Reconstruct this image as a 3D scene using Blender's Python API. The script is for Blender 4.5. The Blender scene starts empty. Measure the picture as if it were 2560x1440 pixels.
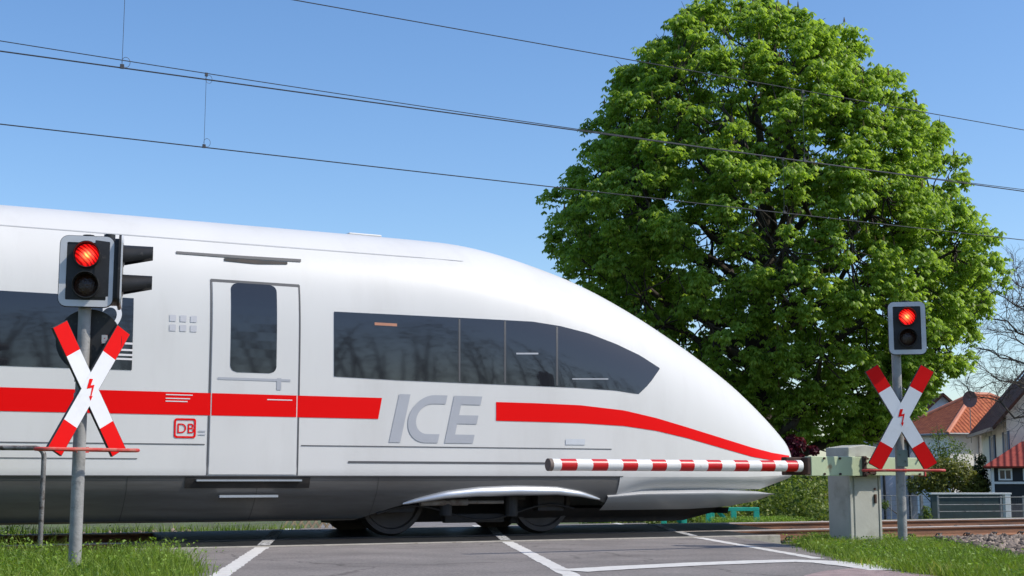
import bpy, bmesh, math, random
import numpy as np
from mathutils import Vector, Matrix
random.seed(7)
RNG = np.random.default_rng(11)
PI = math.pi
scene = bpy.context.scene
COL = scene.collection

# ------------------------------------------------------------------ camera, sky, sun
FPX = 50 / 36 * 2560.0
HOR = 1200.0
EYE = 0.80
PITCH = math.atan((HOR - 720) / FPX)
TH = math.atan(FPX / (8230 - 1280) / math.cos(PITCH))      # angle between the tracks and the picture plane
_s, _c, _sp, _cp = math.sin(TH), math.cos(TH), math.sin(PITCH), math.cos(PITCH)
RV = np.array([_c, -_s, 0.0]); FV = np.array([_s * _cp, _c * _cp, _sp]); UV = np.array([-_s * _sp, -_c * _sp, _cp])
FH = np.array([_s, _c, 0.0]); CV = np.array([0, 0, EYE])
cam = bpy.data.cameras.new("camera"); camo = bpy.data.objects.new("camera", cam); COL.objects.link(camo)
cam.sensor_width = 36; cam.lens = 50; cam.clip_start = 0.05; cam.clip_end = 3000
camo.matrix_world = Matrix(((RV[0], UV[0], -FV[0], 0), (RV[1], UV[1], -FV[1], 0), (RV[2], UV[2], -FV[2], EYE), (0, 0, 0, 1)))
scene.camera = camo

SUN_EL = math.radians(47); SUN_AZ = math.radians(-38)     # azimuth measured from +X (along the track)
w = bpy.data.worlds.new("World"); scene.world = w; w.use_nodes = True
nt = w.node_tree; bg = nt.nodes["Background"]
sky = nt.nodes.new("ShaderNodeTexSky"); sky.sky_type = 'NISHITA'; sky.sun_disc = False
sky.sun_elevation = SUN_EL; sky.sun_rotation = PI / 2 - SUN_AZ
sky.air_density = 1.0; sky.dust_density = 0.9; sky.ozone_density = 3.0; sky.altitude = 100
hs = nt.nodes.new("ShaderNodeHueSaturation"); hs.inputs["Saturation"].default_value = 1.17; hs.inputs["Hue"].default_value = .503; nt.links.new(sky.outputs[0], hs.inputs["Color"]); nt.links.new(hs.outputs[0], bg.inputs[0]); bg.inputs[1].default_value = 0.135
sun = bpy.data.lights.new("sun", 'SUN'); sun.energy = 3.1; sun.angle = math.radians(0.53); sun.color = (1.0, 0.94, 0.84)
suno = bpy.data.objects.new("sun", sun); COL.objects.link(suno)
sd = Vector((math.cos(SUN_EL) * math.cos(SUN_AZ), math.cos(SUN_EL) * math.sin(SUN_AZ), math.sin(SUN_EL)))
suno.rotation_euler = sd.to_track_quat('Z', 'Y').to_euler()
scene.view_settings.view_transform = 'Standard'; scene.view_settings.look = 'None'
scene.view_settings.exposure = 0.42; scene.view_settings.gamma = 1.0
scene.cycles.max_bounces = 6; scene.cycles.transparent_max_bounces = 8

# ------------------------------------------------------------------ survey helpers: photo pixels to real places
def ray(u, v): return RV * ((u - 1280) / FPX) + UV * ((720 - v) / FPX) + FV
def gz(u, v, z=0.0): d = ray(u, v); return CV + d * ((z - EYE) / d[2])
def py(u, v, y): d = ray(u, v); return CV + d * (y / d[1])
def ab(u, v, b):                                           # (right, height) on the upright plane b metres ahead
    d = ray(u, v); p = CV + d * (b / (d @ FH)); return p @ RV, p[2]
def wp(a, b, z): return RV * a + FH * b + np.array([0, 0, z])

# ------------------------------------------------------------------ materials
def _new(name):
    m = bpy.data.materials.new(name); m.use_nodes = True
    return m, m.node_tree, m.node_tree.nodes["Principled BSDF"]
def mat(name, c, r=0.5, var=0.12, scale=6.0, bump=0.0, bscale=40.0, metal=0.0, spec=0.5, c2=None, dlo=0.52, dhi=0.62, coat=0.0, dscale=None, stretch=None, transl=0.0):
    """base colour c with soft variation, optional patches of a second colour c2 (dirt, rust, wear), optional bump"""
    m, t, p = _new(name); n = t.nodes; L = t.links
    tc = n.new("ShaderNodeTexCoord"); src = tc.outputs["Object"]
    if stretch:
        mp = n.new("ShaderNodeMapping"); mp.inputs["Scale"].default_value = stretch; L.new(src, mp.inputs[0]); src = mp.outputs[0]
    nz = n.new("ShaderNodeTexNoise"); nz.inputs["Scale"].default_value = scale; nz.inputs["Detail"].default_value = 6; L.new(src, nz.inputs["Vector"])
    mr = n.new("ShaderNodeMapRange"); mr.inputs[1].default_value = .3; mr.inputs[2].default_value = .7; mr.inputs[3].default_value = 1 - var; mr.inputs[4].default_value = 1 + var
    L.new(nz.outputs[0], mr.inputs[0])
    mx = n.new("ShaderNodeMix"); mx.data_type = 'RGBA'; mx.blend_type = 'MULTIPLY'; mx.inputs[0].default_value = 1
    mx.inputs[6].default_value = (*c, 1); L.new(mr.outputs[0], mx.inputs[7])
    out = mx.outputs[2]
    if c2:
        n2 = n.new("ShaderNodeTexNoise"); n2.inputs["Scale"].default_value = dscale or scale * .6; n2.inputs["Detail"].default_value = 9; n2.inputs["Roughness"].default_value = .65; L.new(src, n2.inputs["Vector"])
        m2 = n.new("ShaderNodeMapRange"); m2.inputs[1].default_value = dlo; m2.inputs[2].default_value = dhi; L.new(n2.outputs[0], m2.inputs[0])
        x2 = n.new("ShaderNodeMix"); x2.data_type = 'RGBA'; L.new(m2.outputs[0], x2.inputs[0]); L.new(out, x2.inputs[6]); x2.inputs[7].default_value = (*c2, 1)
        out = x2.outputs[2]
    L.new(out, p.inputs["Base Color"])
    p.inputs["Roughness"].default_value = r; p.inputs["Metallic"].default_value = metal
    p.inputs["Specular IOR Level"].default_value = spec; p.inputs["Coat Weight"].default_value = coat; p.inputs["Coat Roughness"].default_value = 0.08
    if bump:
        nb = n.new("ShaderNodeTexNoise"); nb.inputs["Scale"].default_value = bscale; nb.inputs["Detail"].default_value = 4; L.new(src, nb.inputs["Vector"])
        b = n.new("ShaderNodeBump"); b.inputs["Strength"].default_value = bump; b.inputs["Distance"].default_value = 0.02; L.new(nb.outputs[0], b.inputs["Height"]); L.new(b.outputs[0], p.inputs["Normal"])
    return m
def leafmat(name, c, c2, c3=None, transl=0.45, rough=0.5):
    """leaf: colour varies from leaf to leaf (face attribute 'rnd'), light shines partly through"""
    m, t, p = _new(name); n = t.nodes; L = t.links
    at = n.new("ShaderNodeAttribute"); at.attribute_name = "rnd"
    cr = n.new("ShaderNodeValToRGB"); cr.color_ramp.elements[0].color = (*c, 1); cr.color_ramp.elements[1].color = (*c2, 1)
    if c3: e = cr.color_ramp.elements.new(.82); e.color = (*c2, 1); cr.color_ramp.elements[2].color = (*c3, 1)
    L.new(at.outputs["Fac"], cr.inputs[0]); L.new(cr.outputs[0], p.inputs["Base Color"]); p.inputs["Roughness"].default_value = rough
    p.inputs["Specular IOR Level"].default_value = 0.35
    tr = n.new("ShaderNodeBsdfTranslucent"); ml = n.new("ShaderNodeMix"); ml.data_type = 'RGBA'; ml.blend_type = 'MULTIPLY'; ml.inputs[0].default_value = 1
    L.new(cr.outputs[0], ml.inputs[6]); ml.inputs[7].default_value = (1.25, 1.3, .5, 1); L.new(ml.outputs[2], tr.inputs[0])
    ms = n.new("ShaderNodeMixShader"); ms.inputs[0].default_value = transl
    L.new(p.outputs[0], ms.inputs[1]); L.new(tr.outputs[0], ms.inputs[2]); L.new(ms.outputs[0], n["Material Output"].inputs[0])
    return m

# ------------------------------------------------------------------ object helpers
def tag(o, label=None, cat=None, group=None, kind=None):
    if label: o["label"] = label
    if cat: o["category"] = cat
    if group: o["group"] = group
    if kind: o["kind"] = kind
    return o
def thing(name, label, cat, loc=(0, 0, 0), rotz=0.0, group=None):
    o = bpy.data.objects.new(name, None); COL.objects.link(o); o.location = loc; o.rotation_euler = (0, 0, rotz); o.empty_display_size = .1
    return tag(o, label, cat, group)
class MB:
    def __init__(s): s.v = []; s.f = []; s.mi = []; s.cur = 0
    def add(s, vs, fs):
        k = len(s.v); s.v += [tuple(map(float, p)) for p in vs]; s.f += [[i + k for i in f] for f in fs]; s.mi += [s.cur] * len(fs); return s
    def box(s, c, d, M=None):
        x, y, z = c; a, b, e = d[0] / 2, d[1] / 2, d[2] / 2
        vs = [(x + i * a, y + j * b, z + k * e) for i in (-1, 1) for j in (-1, 1) for k in (-1, 1)]
        if M is not None: vs = [tuple(M @ Vector(p)) for p in vs]
        return s.add(vs, [(0, 1, 3, 2), (4, 6, 7, 5), (0, 4, 5, 1), (2, 3, 7, 6), (0, 2, 6, 4), (1, 5, 7, 3)])
    def tube(s, pts, r, n=10, caps=True):
        pts = [Vector(p) for p in pts]; m = len(pts); rr = r if isinstance(r, (list, tuple)) else [r] * m
        vs = []; up = None
        for i, p in enumerate(pts):
            t = (pts[min(i + 1, m - 1)] - pts[max(i - 1, 0)]).normalized()
            if up is None: up = t.orthogonal().normalized()
            up = (up - t * up.dot(t)); up = up.normalized() if up.length > 1e-6 else t.orthogonal().normalized()
            q = t.cross(up)
            vs += [p + (up * math.cos(a) + q * math.sin(a)) * rr[i] for a in (2 * PI * k / n for k in range(n))]
        fs = [(i * n + k, i * n + (k + 1) % n, (i + 1) * n + (k + 1) % n, (i + 1) * n + k) for i in range(m - 1) for k in range(n)]
        if caps: fs += [tuple(range(n - 1, -1, -1)), tuple(range((m - 1) * n, m * n))]
        return s.add(vs, fs)
    def prism(s, poly, M, depth):
        """2-D outline in x,z extruded depth along +y, put through M"""
        n = len(poly)
        vs = [M @ Vector((x, 0, z)) for x, z in poly] + [M @ Vector((x, depth, z)) for x, z in poly]
        return s.add(vs, [tuple(range(n)), tuple(range(2 * n - 1, n - 1, -1))] + [(i, i + n, (i + 1) % n + n, (i + 1) % n) for i in range(n)])
    def loop_ring(s, outer, inner, M, depth):
        """frame between two outlines with the same number of points"""
        n = len(outer); q = lambda P, y: [M @ Vector((x, y, z)) for x, z in P]
        vs = q(outer, 0) + q(inner, 0) + q(outer, depth) + q(inner, depth); fs = []
        for i in range(n):
            j = (i + 1) % n
            fs += [(i, j, n + j, n + i), (2 * n + i, 3 * n + i, 3 * n + j, 2 * n + j), (i, 2 * n + i, 2 * n + j, j), (n + i, n + j, 3 * n + j, 3 * n + i)]
        return s.add(vs, fs)
    def grid(s, P):
        nu, nv = len(P), len(P[0])
        return s.add([p for row in P for p in row], [(i * nv + j, (i + 1) * nv + j, (i + 1) * nv + j + 1, i * nv + j + 1) for i in range(nu - 1) for j in range(nv - 1)])
    def build(s, name, m, parent=None, smooth=False, bevel=0.0, weld=False):
        me = bpy.data.meshes.new(name); me.from_pydata(s.v, [], s.f)
        for x in (m if isinstance(m, (list, tuple)) else [m]): me.materials.append(x)
        me.polygons.foreach_set("material_index", s.mi)
        bm = bmesh.new(); bm.from_mesh(me)
        if weld: bmesh.ops.remove_doubles(bm, verts=bm.verts, dist=1e-4)
        bmesh.ops.recalc_face_normals(bm, faces=bm.faces); bm.to_mesh(me); bm.free()
        if smooth:
            me.polygons.foreach_set("use_smooth", [True] * len(me.polygons))
            if smooth != 'all': me.set_sharp_from_angle(angle=math.radians(40))
        o = bpy.data.objects.new(name, me); COL.objects.link(o)
        if parent: o.parent = parent
        if bevel:
            bv = o.modifiers.new("edge", 'BEVEL'); bv.width = bevel; bv.segments = 2; bv.limit_method = 'ANGLE'; bv.harden_normals = False
        return o
def rrect(w_, h_, r, n=5):
    P = []
    for cx, cz, a0 in ((w_ / 2 - r, h_ / 2 - r, 0), (-w_ / 2 + r, h_ / 2 - r, 90), (-w_ / 2 + r, -h_ / 2 + r, 180), (w_ / 2 - r, -h_ / 2 + r, 270)):
        P += [(cx + r * math.cos(math.radians(a0 + 90 * k / n)), cz + r * math.sin(math.radians(a0 + 90 * k / n))) for k in range(n + 1)]
    return P
def np_mesh(name, V, F, mats, rnd=None, mi=None, parent=None, smooth=False):
    """bulk mesh from arrays: V (n,3), F (m,k)"""
    me = bpy.data.meshes.new(name); V = np.asarray(V, np.float32); F = np.asarray(F, np.int32); k = F.shape[1]
    me.vertices.add(len(V)); me.vertices.foreach_set("co", V.ravel())
    me.loops.add(F.size); me.loops.foreach_set("vertex_index", F.ravel())
    me.polygons.add(len(F)); me.polygons.foreach_set("loop_start", np.arange(0, F.size, k, dtype=np.int32))
    for x in (mats if isinstance(mats, (list, tuple)) else [mats]): me.materials.append(x)
    if mi is not None: me.polygons.foreach_set("material_index", np.asarray(mi, np.int32))
    me.update(calc_edges=True); me.validate()
    if rnd is not None:
        at = me.attributes.new("rnd", 'FLOAT', 'FACE'); at.data.foreach_set("value", np.asarray(rnd, np.float32))
    if smooth: me.polygons.foreach_set("use_smooth", np.ones(len(F), bool))
    o = bpy.data.objects.new(name, me); COL.objects.link(o)
    if parent: o.parent = parent
    return o
def RotZ(a): return Matrix.Rotation(a, 4, 'Z')
def Tr(x, y, z): return Matrix.Translation((x, y, z))
def inpoly(P, x, y):
    P = np.asarray(P); c = np.zeros(len(x), bool); j = len(P) - 1
    for i in range(len(P)):
        xi, yi = P[i]; xj, yj = P[j]
        c ^= ((yi > y) != (yj > y)) & (x < (xj - xi) * (y - yi) / (yj - yi + 1e-12) + xi); j = i
    return c
def scatter(P, n, rng):
    P = np.asarray(P, float); lo, hi = P.min(0), P.max(0); out = []
    tot = 0
    while tot < n:
        q = rng.uniform(lo, hi, (n * 2, 2)); q = q[inpoly(P, q[:, 0], q[:, 1])]; out.append(q); tot += len(q)
        if len(q) == 0: break
    return np.concatenate(out)[:n]

# ------------------------------------------------------------------ ground
M_ground = mat("ground_soil", (.085, .105, .035), .95, .5, 1.3, .6, 25, c2=(.10, .075, .045), dlo=.5, dhi=.7)
def ground_z(X, Y): return np.interp(Y, [-300, 14.9, 16.3, 20.9, 21.4, 23, 33, 900], [-.012, -.012, -.23, -.23, -.012, -.012, -1.1, -1.1])
xs = np.concatenate([[-900, -300, -80], np.linspace(-40, 60, 26), [100, 300, 900]]); ys = np.array([-300, -80, -20, 0, 5, 8, 10, 12, 14, 14.9, 15.6, 16.3, 17, 19, 20.9, 21.4, 22, 23, 25, 27, 29, 31, 33, 40, 60, 120, 300, 1200.])
g = MB(); g.grid([[(x, y, float(ground_z(x, y))) for y in ys] for x in xs]); tag(g.build("ground", M_ground, smooth='all'), kind="structure")

# road: runs over the track at an angle
def asphalt():
    m, t, p = _new("asphalt"); n = t.nodes; L = t.links; tc = n.new("ShaderNodeTexCoord"); O = tc.outputs["Object"]
    def noise(sc, det=5, rough=.6): q = n.new("ShaderNodeTexNoise"); q.inputs["Scale"].default_value = sc; q.inputs["Detail"].default_value = det; q.inputs["Roughness"].default_value = rough; L.new(O, q.inputs["Vector"]); return q.outputs[0]
    def ramp(src, stops):
        c = n.new("ShaderNodeValToRGB"); e = c.color_ramp.elements; e[0].position, e[0].color = stops[0][0], (*stops[0][1], 1); e[1].position, e[1].color = stops[-1][0], (*stops[-1][1], 1)
        for q, col in stops[1:-1]: x = e.new(q); x.color = (*col, 1)
        L.new(src, c.inputs[0]); return c.outputs[0]
    def mul(a, b, f=1.0): x = n.new("ShaderNodeMix"); x.data_type = 'RGBA'; x.blend_type = 'MULTIPLY'; x.inputs[0].default_value = f; L.new(a, x.inputs[6]); L.new(b, x.inputs[7]); return x.outputs[2]
    base = ramp(noise(.9, 7), [(.3, (.165, .150, .142)), (.5, (.225, .205, .193)), (.7, (.27, .245, .23))])
    grain = ramp(noise(30, 8, .85), [(.34, (.42, .42, .42)), (.47, (.9, .9, .9)), (.55, (1.05, 1.04, 1.02)), (.68, (1.75, 1.7, 1.65))])
    vo = n.new("ShaderNodeTexVoronoi"); vo.feature = 'DISTANCE_TO_EDGE'; vo.inputs["Scale"].default_value = .42; mp = n.new("ShaderNodeMapping"); nz = n.new("ShaderNodeTexNoise"); nz.inputs["Scale"].default_value = 1.6; nz.inputs["Detail"].default_value = 6; L.new(O, nz.inputs["Vector"])
    ad = n.new("ShaderNodeMix"); ad.data_type = 'RGBA'; ad.blend_type = 'ADD'; ad.inputs[0].default_value = .55; L.new(O, ad.inputs[6]); L.new(nz.outputs[1], ad.inputs[7]); L.new(ad.outputs[2], vo.inputs["Vector"])
    crack = ramp(vo.outputs[0], [(.0, (.55, .54, .53)), (.004, (.7, .7, .7)), (.009, (1, 1, 1))])
    L.new(mul(mul(base, grain), crack), p.inputs["Base Color"]); p.inputs["Roughness"].default_value = .9; p.inputs["Specular IOR Level"].default_value = .3
    bp = n.new("ShaderNodeBump"); bp.inputs["Strength"].default_value = .8; bp.inputs["Distance"].default_value = .012; L.new(noise(45, 7, .8), bp.inputs["Height"]); L.new(bp.outputs[0], p.inputs["Normal"]); return m
M_asph = asphalt()
M_paint = mat("road_paint", (.62, .60, .56), .75, .12, 9, .3, 120, c2=(.16, .155, .15), dlo=.62, dhi=.70, dscale=26)
Lp, Lq = gz(550, 1440), gz(730, 1318); Rp, Rq = gz(2035, 1395), gz(1520, 1305); Cp, Cq = gz(1430, 1440), gz(1255, 1348)
def online(p, q, y): t = (y - p[1]) / (q[1] - p[1]); return p[0] + t * (q[0] - p[0])
TRK0, TRK1 = 16.78, 21.0
road = MB()
for ya, yb in ((-40, 2), (2, 6), (6, TRK0), (TRK1, 23), (23, 28), (28, 33), (33, 60)):
    zz = lambda y: (0.0 if y <= 23 else float(ground_z(0, y)) + .012)
    road.add([(online(Lp, Lq, ya) - .55, ya, zz(ya)), (online(Rp, Rq, ya) + .62, ya, zz(ya)), (online(Rp, Rq, yb) + .62, yb, zz(yb)), (online(Lp, Lq, yb) - .55, yb, zz(yb))], [(0, 1, 2, 3)])
tag(road.build("road", M_asph, weld=True), kind="structure")
def mark(center, wid, z=.005, jag=0.0, rng=random.Random(3)):
    """painted line along world points, slightly ragged edges"""
    P = [Vector((p[0], p[1], 0)) for p in center]; out = []
    for a, b in zip(P[:-1], P[1:]):
        n = max(1, int((b - a).length / .12)); out += [a.lerp(b, k / n) for k in range(n)]
    out.append(P[-1]); m = MB(); rows = []
    for i, p in enumerate(out):
        t = (out[min(i + 1, len(out) - 1)] - out[max(i - 1, 0)]).normalized(); nrm = Vector((-t.y, t.x, 0))
        rows.append([tuple(p + nrm * (wid / 2 + rng.uniform(-jag, jag)) + Vector((0, 0, z))), tuple(p - nrm * (wid / 2 + rng.uniform(-jag, jag)) + Vector((0, 0, z)))])
    m.grid(rows); return m
mk = MB()
def addmark(m): mk.add(m.v, m.f)
lineat = lambda p, q, y: (online(p, q, y), y)
addmark(mark([lineat(Lp, Lq, 6), lineat(Lp, Lq, TRK0 - .05)], .16, .003, .014)); addmark(mark([lineat(Lp, Lq, TRK1 + .1), lineat(Lp, Lq, 23)], .16, .003, .014))
addmark(mark([lineat(Cp, Cq, 6), lineat(Cp, Cq, TRK0 - .05)], .15, .003, .01)); addmark(mark([lineat(Cp, Cq, TRK1 + .1), lineat(Cp, Cq, 23)], .15, .003, .01))
addmark(mark([lineat(Rp, Rq, 11.7), lineat(Rp, Rq, TRK0 - .05)], .14, .003, .012)); addmark(mark([lineat(Rp, Rq, TRK1 + .1), lineat(Rp, Rq, 23)], .14, .003, .012))
stop = [gz(u, v) for u, v in ((1425, 1428), (1560, 1420), (1740, 1411), (1900, 1405), (1985, 1403), (2070, 1406), (2150, 1415), (2230, 1426))]
addmark(mark([(p[0], p[1]) for p in stop], .42, .0055, .012))
tag(mk.build("road_marking", M_paint), kind="structure")
M_pink = mat("pink_paving", (.34, .25, .235), .9, .2, 6, .6, 120, c2=(.22, .165, .155), dlo=.55, dhi=.7)
pv = [gz(u, v) for u, v in ((2010, 1440), (2060, 1428), (2150, 1420), (2245, 1431), (2400, 1447), (2500, 1475), (2300, 1530), (2050, 1500))]
m = MB(); m.add([(p[0], p[1], .004) for p in pv], [tuple(range(len(pv)))]); tag(m.build("pavement", M_pink), kind="structure")

# ------------------------------------------------------------------ railway
M_rail_side = mat("rail_rust", (.23, .105, .055), .8, .25, 8, .3, 60, c2=(.11, .06, .04), dlo=.5, dhi=.65, stretch=(.15, 1, 1))
M_rail_top = mat("rail_head", (.29, .255, .24), .40, .08, 5, metal=.6)
M_sleeper = mat("sleeper_concrete", (.24, .215, .19), .9, .2, 6, .4, 60, c2=(.12, .08, .055), dlo=.5, dhi=.65)
M_clip = mat("clip_steel", (.03, .028, .027), .6, .2, 20)
RAILS = ((18.06, .04), (19.565, .10))
prof = [(-.075, -.172), (.075, -.172), (.075, -.160), (.012, -.135), (.009, -.055), (.034, -.038), (.036, -.020), (-.036, -.020), (-.034, -.038), (-.009, -.055), (-.012, -.135), (-.075, -.160)]
def make_rail(y, z, label):
    t = thing("rail", label, "rail", (0, y, z), 0, "rails of the level crossing track")
    body = MB(); x0, x1 = -45, 130; n = len(prof)
    body.add([(x0, a, b) for a, b in prof] + [(x1, a, b) for a, b in prof], [(i, (i + 1) % n, (i + 1) % n + n, i + n) for i in range(n) if i != 6])
    body.build("rail_web", M_rail_side, t)
    hd = MB(); hp = [(-.036, -.020), (-.035, -.009), (-.028, -.002), (0, 0), (.028, -.002), (.035, -.009), (.036, -.020)]; hd.grid([[(x, a, b) for a, b in hp] for x in (x0, x1)]); hd.build("rail_head", M_rail_top, t)
    for k in range(46):
        x = 13.5 + k * .62
        if x > 36: break
        c = MB()
        for sgn in (-1, 1):
            c.tube([(x - .06, sgn * .08, -.15), (x - .05, sgn * .115, -.115), (x, sgn * .13, -.125), (x + .05, sgn * .115, -.115), (x + .06, sgn * .08, -.15)], .011, 6)
            c.tube([(x, sgn * .10, -.17), (x, sgn * .10, -.105)], .016, 6)
        c.box((x, 0, -.166), (.05, .22, .02)); c.build("rail_clip", M_clip, t)
    return t
make_rail(*RAILS[0], "nearer steel rail with shiny head and rusty foot running past the barrier cabinet")
make_rail(*RAILS[1], "farther steel rail of the track, seen just above the nearer one")
sl = None; k = 0
for x in [13.5 + i * .62 for i in range(40)] + [3.2 - i * .62 for i in range(14)]:
    if sl is None:
        m = MB(); m.box((0, 0, 0), (.26, 2.6, .17)); sl = m.build("sleeper", M_sleeper, None, bevel=.02)
        tag(sl, "concrete sleeper lying in the ballast under the two rails", "sleeper", "sleepers under the rails"); o = sl
    else: o = sl.copy(); COL.objects.link(o)
    o.location = (x, 18.81, -.222)
# ballast shoulder
def stones(poly, n, size, zf, mats, name, seed=5):
    rng = np.random.default_rng(seed); q = scatter(poly, n, rng); N = len(q)
    base = np.array([(1, 0, 0), (-1, 0, 0), (0, 1, 0), (0, -1, 0), (0, 0, 1), (0, 0, -1)], float); F0 = np.array([(0, 2, 4), (2, 1, 4), (1, 3, 4), (3, 0, 4), (2, 0, 5), (1, 2, 5), (3, 1, 5), (0, 3, 5)])
    sc = size * rng.uniform(.5, 1.2, (N, 1, 1)) * rng.uniform(.6, 1.2, (N, 6, 3)); Vv = base[None] * sc
    A = rng.normal(size=(N, 3, 3)); Q, _ = np.linalg.qr(A); Vv = np.einsum('nij,nkj->nki', Q, Vv)
    z = np.array([zf(a, b) for a, b in q]); Vv += np.stack([q[:, 0], q[:, 1], z + rng.uniform(-.3, .6, N) * size], 1)[:, None]
    F = (F0[None] + (np.arange(N) * 6)[:, None, None]).reshape(-1, 3)
    return np_mesh(name, Vv.reshape(-1, 3), F, mats, rnd=np.repeat(rng.random(N), 8))
M_stone = leafmat("ballast_stone", (.045, .038, .034), (.34, .27, .22), transl=0.0, rough=.9)
bz = lambda x, y: -.03 if 16.6 < y < 21 and not (17.9 < y < 19.75) else (-.12 if y >= 16 else -.03)
b1 = stones([(13.3, 15.9), (30, 15.3), (48, 15.0), (48, 21.5), (14.8, 21.5), (14.8, 16.6)], 26000, .05, lambda x, y: float(np.interp(y, [14.9, 16.3, 17.2, 20.8, 21.4], [-.02, -.19, -.20, -.20, -.03])), M_stone, "ballast_gravel")
tag(b1, kind="stuff")
bal2 = [(p[0], p[1]) for p in (gz(2340, 1352), gz(2430, 1352), gz(2560, 1352), gz(2700, 1370), gz(2640, 1440), gz(2540, 1405), gz(2440, 1375))]
tag(stones(bal2, 4200, .060, lambda x, y: float(ground_z(x, y))+.02, M_stone, "ballast_gravel", 9), kind="stuff")
tag(stones([(-20, 16.9), (4.0, 16.9), (5.2, 21.5), (6.2, 22.6), (-20, 22.4)], 9000, .05, lambda x, y: float(np.interp(y, [14.9, 16.3, 17.2, 20.8, 21.4], [-.02, -.19, -.20, -.20, -.03])), M_stone, "ballast_gravel", 10), kind="stuff")

# crossing deck: dark rubber panels with concrete edge beams
def rubbermat():
    m, t, p = _new("rubber_panel"); n = t.nodes; L = t.links
    tc = n.new("ShaderNodeTexCoord"); vo = n.new("ShaderNodeTexVoronoi"); vo.inputs["Scale"].default_value = 14; L.new(tc.outputs["Object"], vo.inputs["Vector"])
    bp = n.new("ShaderNodeBump"); bp.inputs["Strength"].default_value = .7; bp.inputs["Distance"].default_value = .01; L.new(vo.outputs[0], bp.inputs["Height"]); L.new(bp.outputs[0], p.inputs["Normal"])
    nz = n.new("ShaderNodeTexNoise"); nz.inputs["Scale"].default_value = 2.5; nz.inputs["Detail"].default_value = 5; L.new(tc.outputs["Object"], nz.inputs["Vector"])
    cr = n.new("ShaderNodeValToRGB"); cr.color_ramp.elements[0].color = (.006, .006, .007, 1); cr.color_ramp.elements[1].color = (.022, .022, .023, 1); L.new(nz.outputs[0], cr.inputs[0]); L.new(cr.outputs[0], p.inputs["Base Color"])
    p.inputs["Roughness"].default_value = .55
    return m
M_rubber = rubbermat()
M_conc = mat("edge_concrete", (.36, .33, .28), .9, .15, 8, .3, 60, c2=(.2, .17, .14), dlo=.55, dhi=.7)
def panels(name, label, x0, x1, ya, yb, za, zb, group="crossing panels between and beside the rails", edge=None):
    t = thing(name, label, "crossing panel", ((x0 + x1) / 2, (ya + yb) / 2, 0), 0, group); w_, d_ = x1 - x0, yb - ya
    m = MB(); n = int(round(w_ / 1.2)); h = .03
    for i in range(n):
        a = -w_ / 2 + i * w_ / n + .006; b = -w_ / 2 + (i + 1) * w_ / n - .006
        m.add([(a, -d_ / 2, za), (b, -d_ / 2, za), (b, d_ / 2, zb), (a, d_ / 2, zb), (a, -d_ / 2, za - .14), (b, -d_ / 2, za - .14), (b, d_ / 2, zb - .14), (a, d_ / 2, zb - .14)], [(0, 1, 2, 3), (0, 4, 5, 1), (1, 5, 6, 2), (2, 6, 7, 3), (3, 7, 4, 0)])
    m.build("rubber_surface", M_rubber, t)
    e = MB()
    e.add([(w_ / 2 + .004, -d_ / 2, za - .01), (w_ / 2 + .10, -d_ / 2, za - .02), (w_ / 2 + .10, d_ / 2, zb - .02), (w_ / 2 + .004, d_ / 2, zb - .01), (w_ / 2 + .004, -d_ / 2, za - .2), (w_ / 2 + .10, -d_ / 2, za - .2), (w_ / 2 + .10, d_ / 2, zb - .2), (w_ / 2 + .004, d_ / 2, zb - .2)], [(0, 1, 2, 3), (0, 4, 5, 1), (1, 5, 6, 2), (2, 6, 7, 3), (3, 7, 4, 0)])
    e.build("end_slab", M_conc, t)
    if edge:
        q = MB(); q.box((0, -d_ / 2 - .07, za - .10), (w_ + .3, .13, .2)); q.build("edge_beam", M_conc, t, bevel=.008)
    return t
panels("crossing_deck", "long dark rubber crossing panel between the asphalt and the nearer rail", 3.9, 12.9, 16.93, 17.97, .012, .035, edge=True)
panels("crossing_deck", "long dark rubber crossing panel lying between the two rails", 4.6, 14.0, 18.17, 19.47, .038, .095)
panels("crossing_deck", "long dark rubber crossing panel on the far side of the farther rail", 5.0, 14.6, 19.66, 20.95, .10, .02)
mk2 = MB()
for (p, q, w_) in ((Lp, Lq, .16), (Cp, Cq, .15), (Rp, Rq, .14)):
    for ya, yb, za, zb in ((16.95, 17.95, .012, .035), (18.19, 19.45, .038, .095), (19.68, 20.9, .10, .02)):
        xa, xb = online(p, q, ya), online(p, q, yb)
        mk2.add([(xa - w_ / 2, ya, za + .005), (xa + w_ / 2, ya, za + .005), (xb + w_ / 2, yb, zb + .005), (xb - w_ / 2, yb, zb + .005)], [(0, 1, 2, 3)])
tag(mk2.build("road_marking", mat("worn_paint", (.5, .49, .47), .8, .15, 9, c2=(.05, .05, .05), dlo=.50, dhi=.56, dscale=30)), kind="structure")

# ------------------------------------------------------------------ the train
M_white = mat("train_white", (.66, .65, .63), .40, .03, .6, coat=.1, spec=.3, c2=(.59, .575, .55), dlo=.5, dhi=.85, dscale=1.0, stretch=(1.6, 1, .35))
M_red = mat("train_red", (.80, .001, .001), .5, .02, 1, spec=.12)
M_skirt = mat("train_skirt_grey", (.145, .140, .134), .5, .12, 1.5, c2=(.06, .05, .042), dlo=.45, dhi=.75, dscale=.9, stretch=(.25, 1, 3))
M_apron = mat("train_apron_grey", (.40, .41, .42), .4, .06, 1, coat=.2, c2=(.27, .25, .235), dlo=.5, dhi=.8, stretch=(.3, 1, 3))
M_dark = mat("train_dark", (.02, .018, .017), .7, .3, 4, c2=(.05, .035, .026), dlo=.5, dhi=.7)
M_seam = mat("train_seam", (.085, .085, .09), .6, .05)
M_silver = mat("train_silver", (.50, .52, .55), .34, .04, 2, metal=.7)
M_letter = mat("train_letter_grey", (.41, .42, .45), .4, .03)
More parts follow.
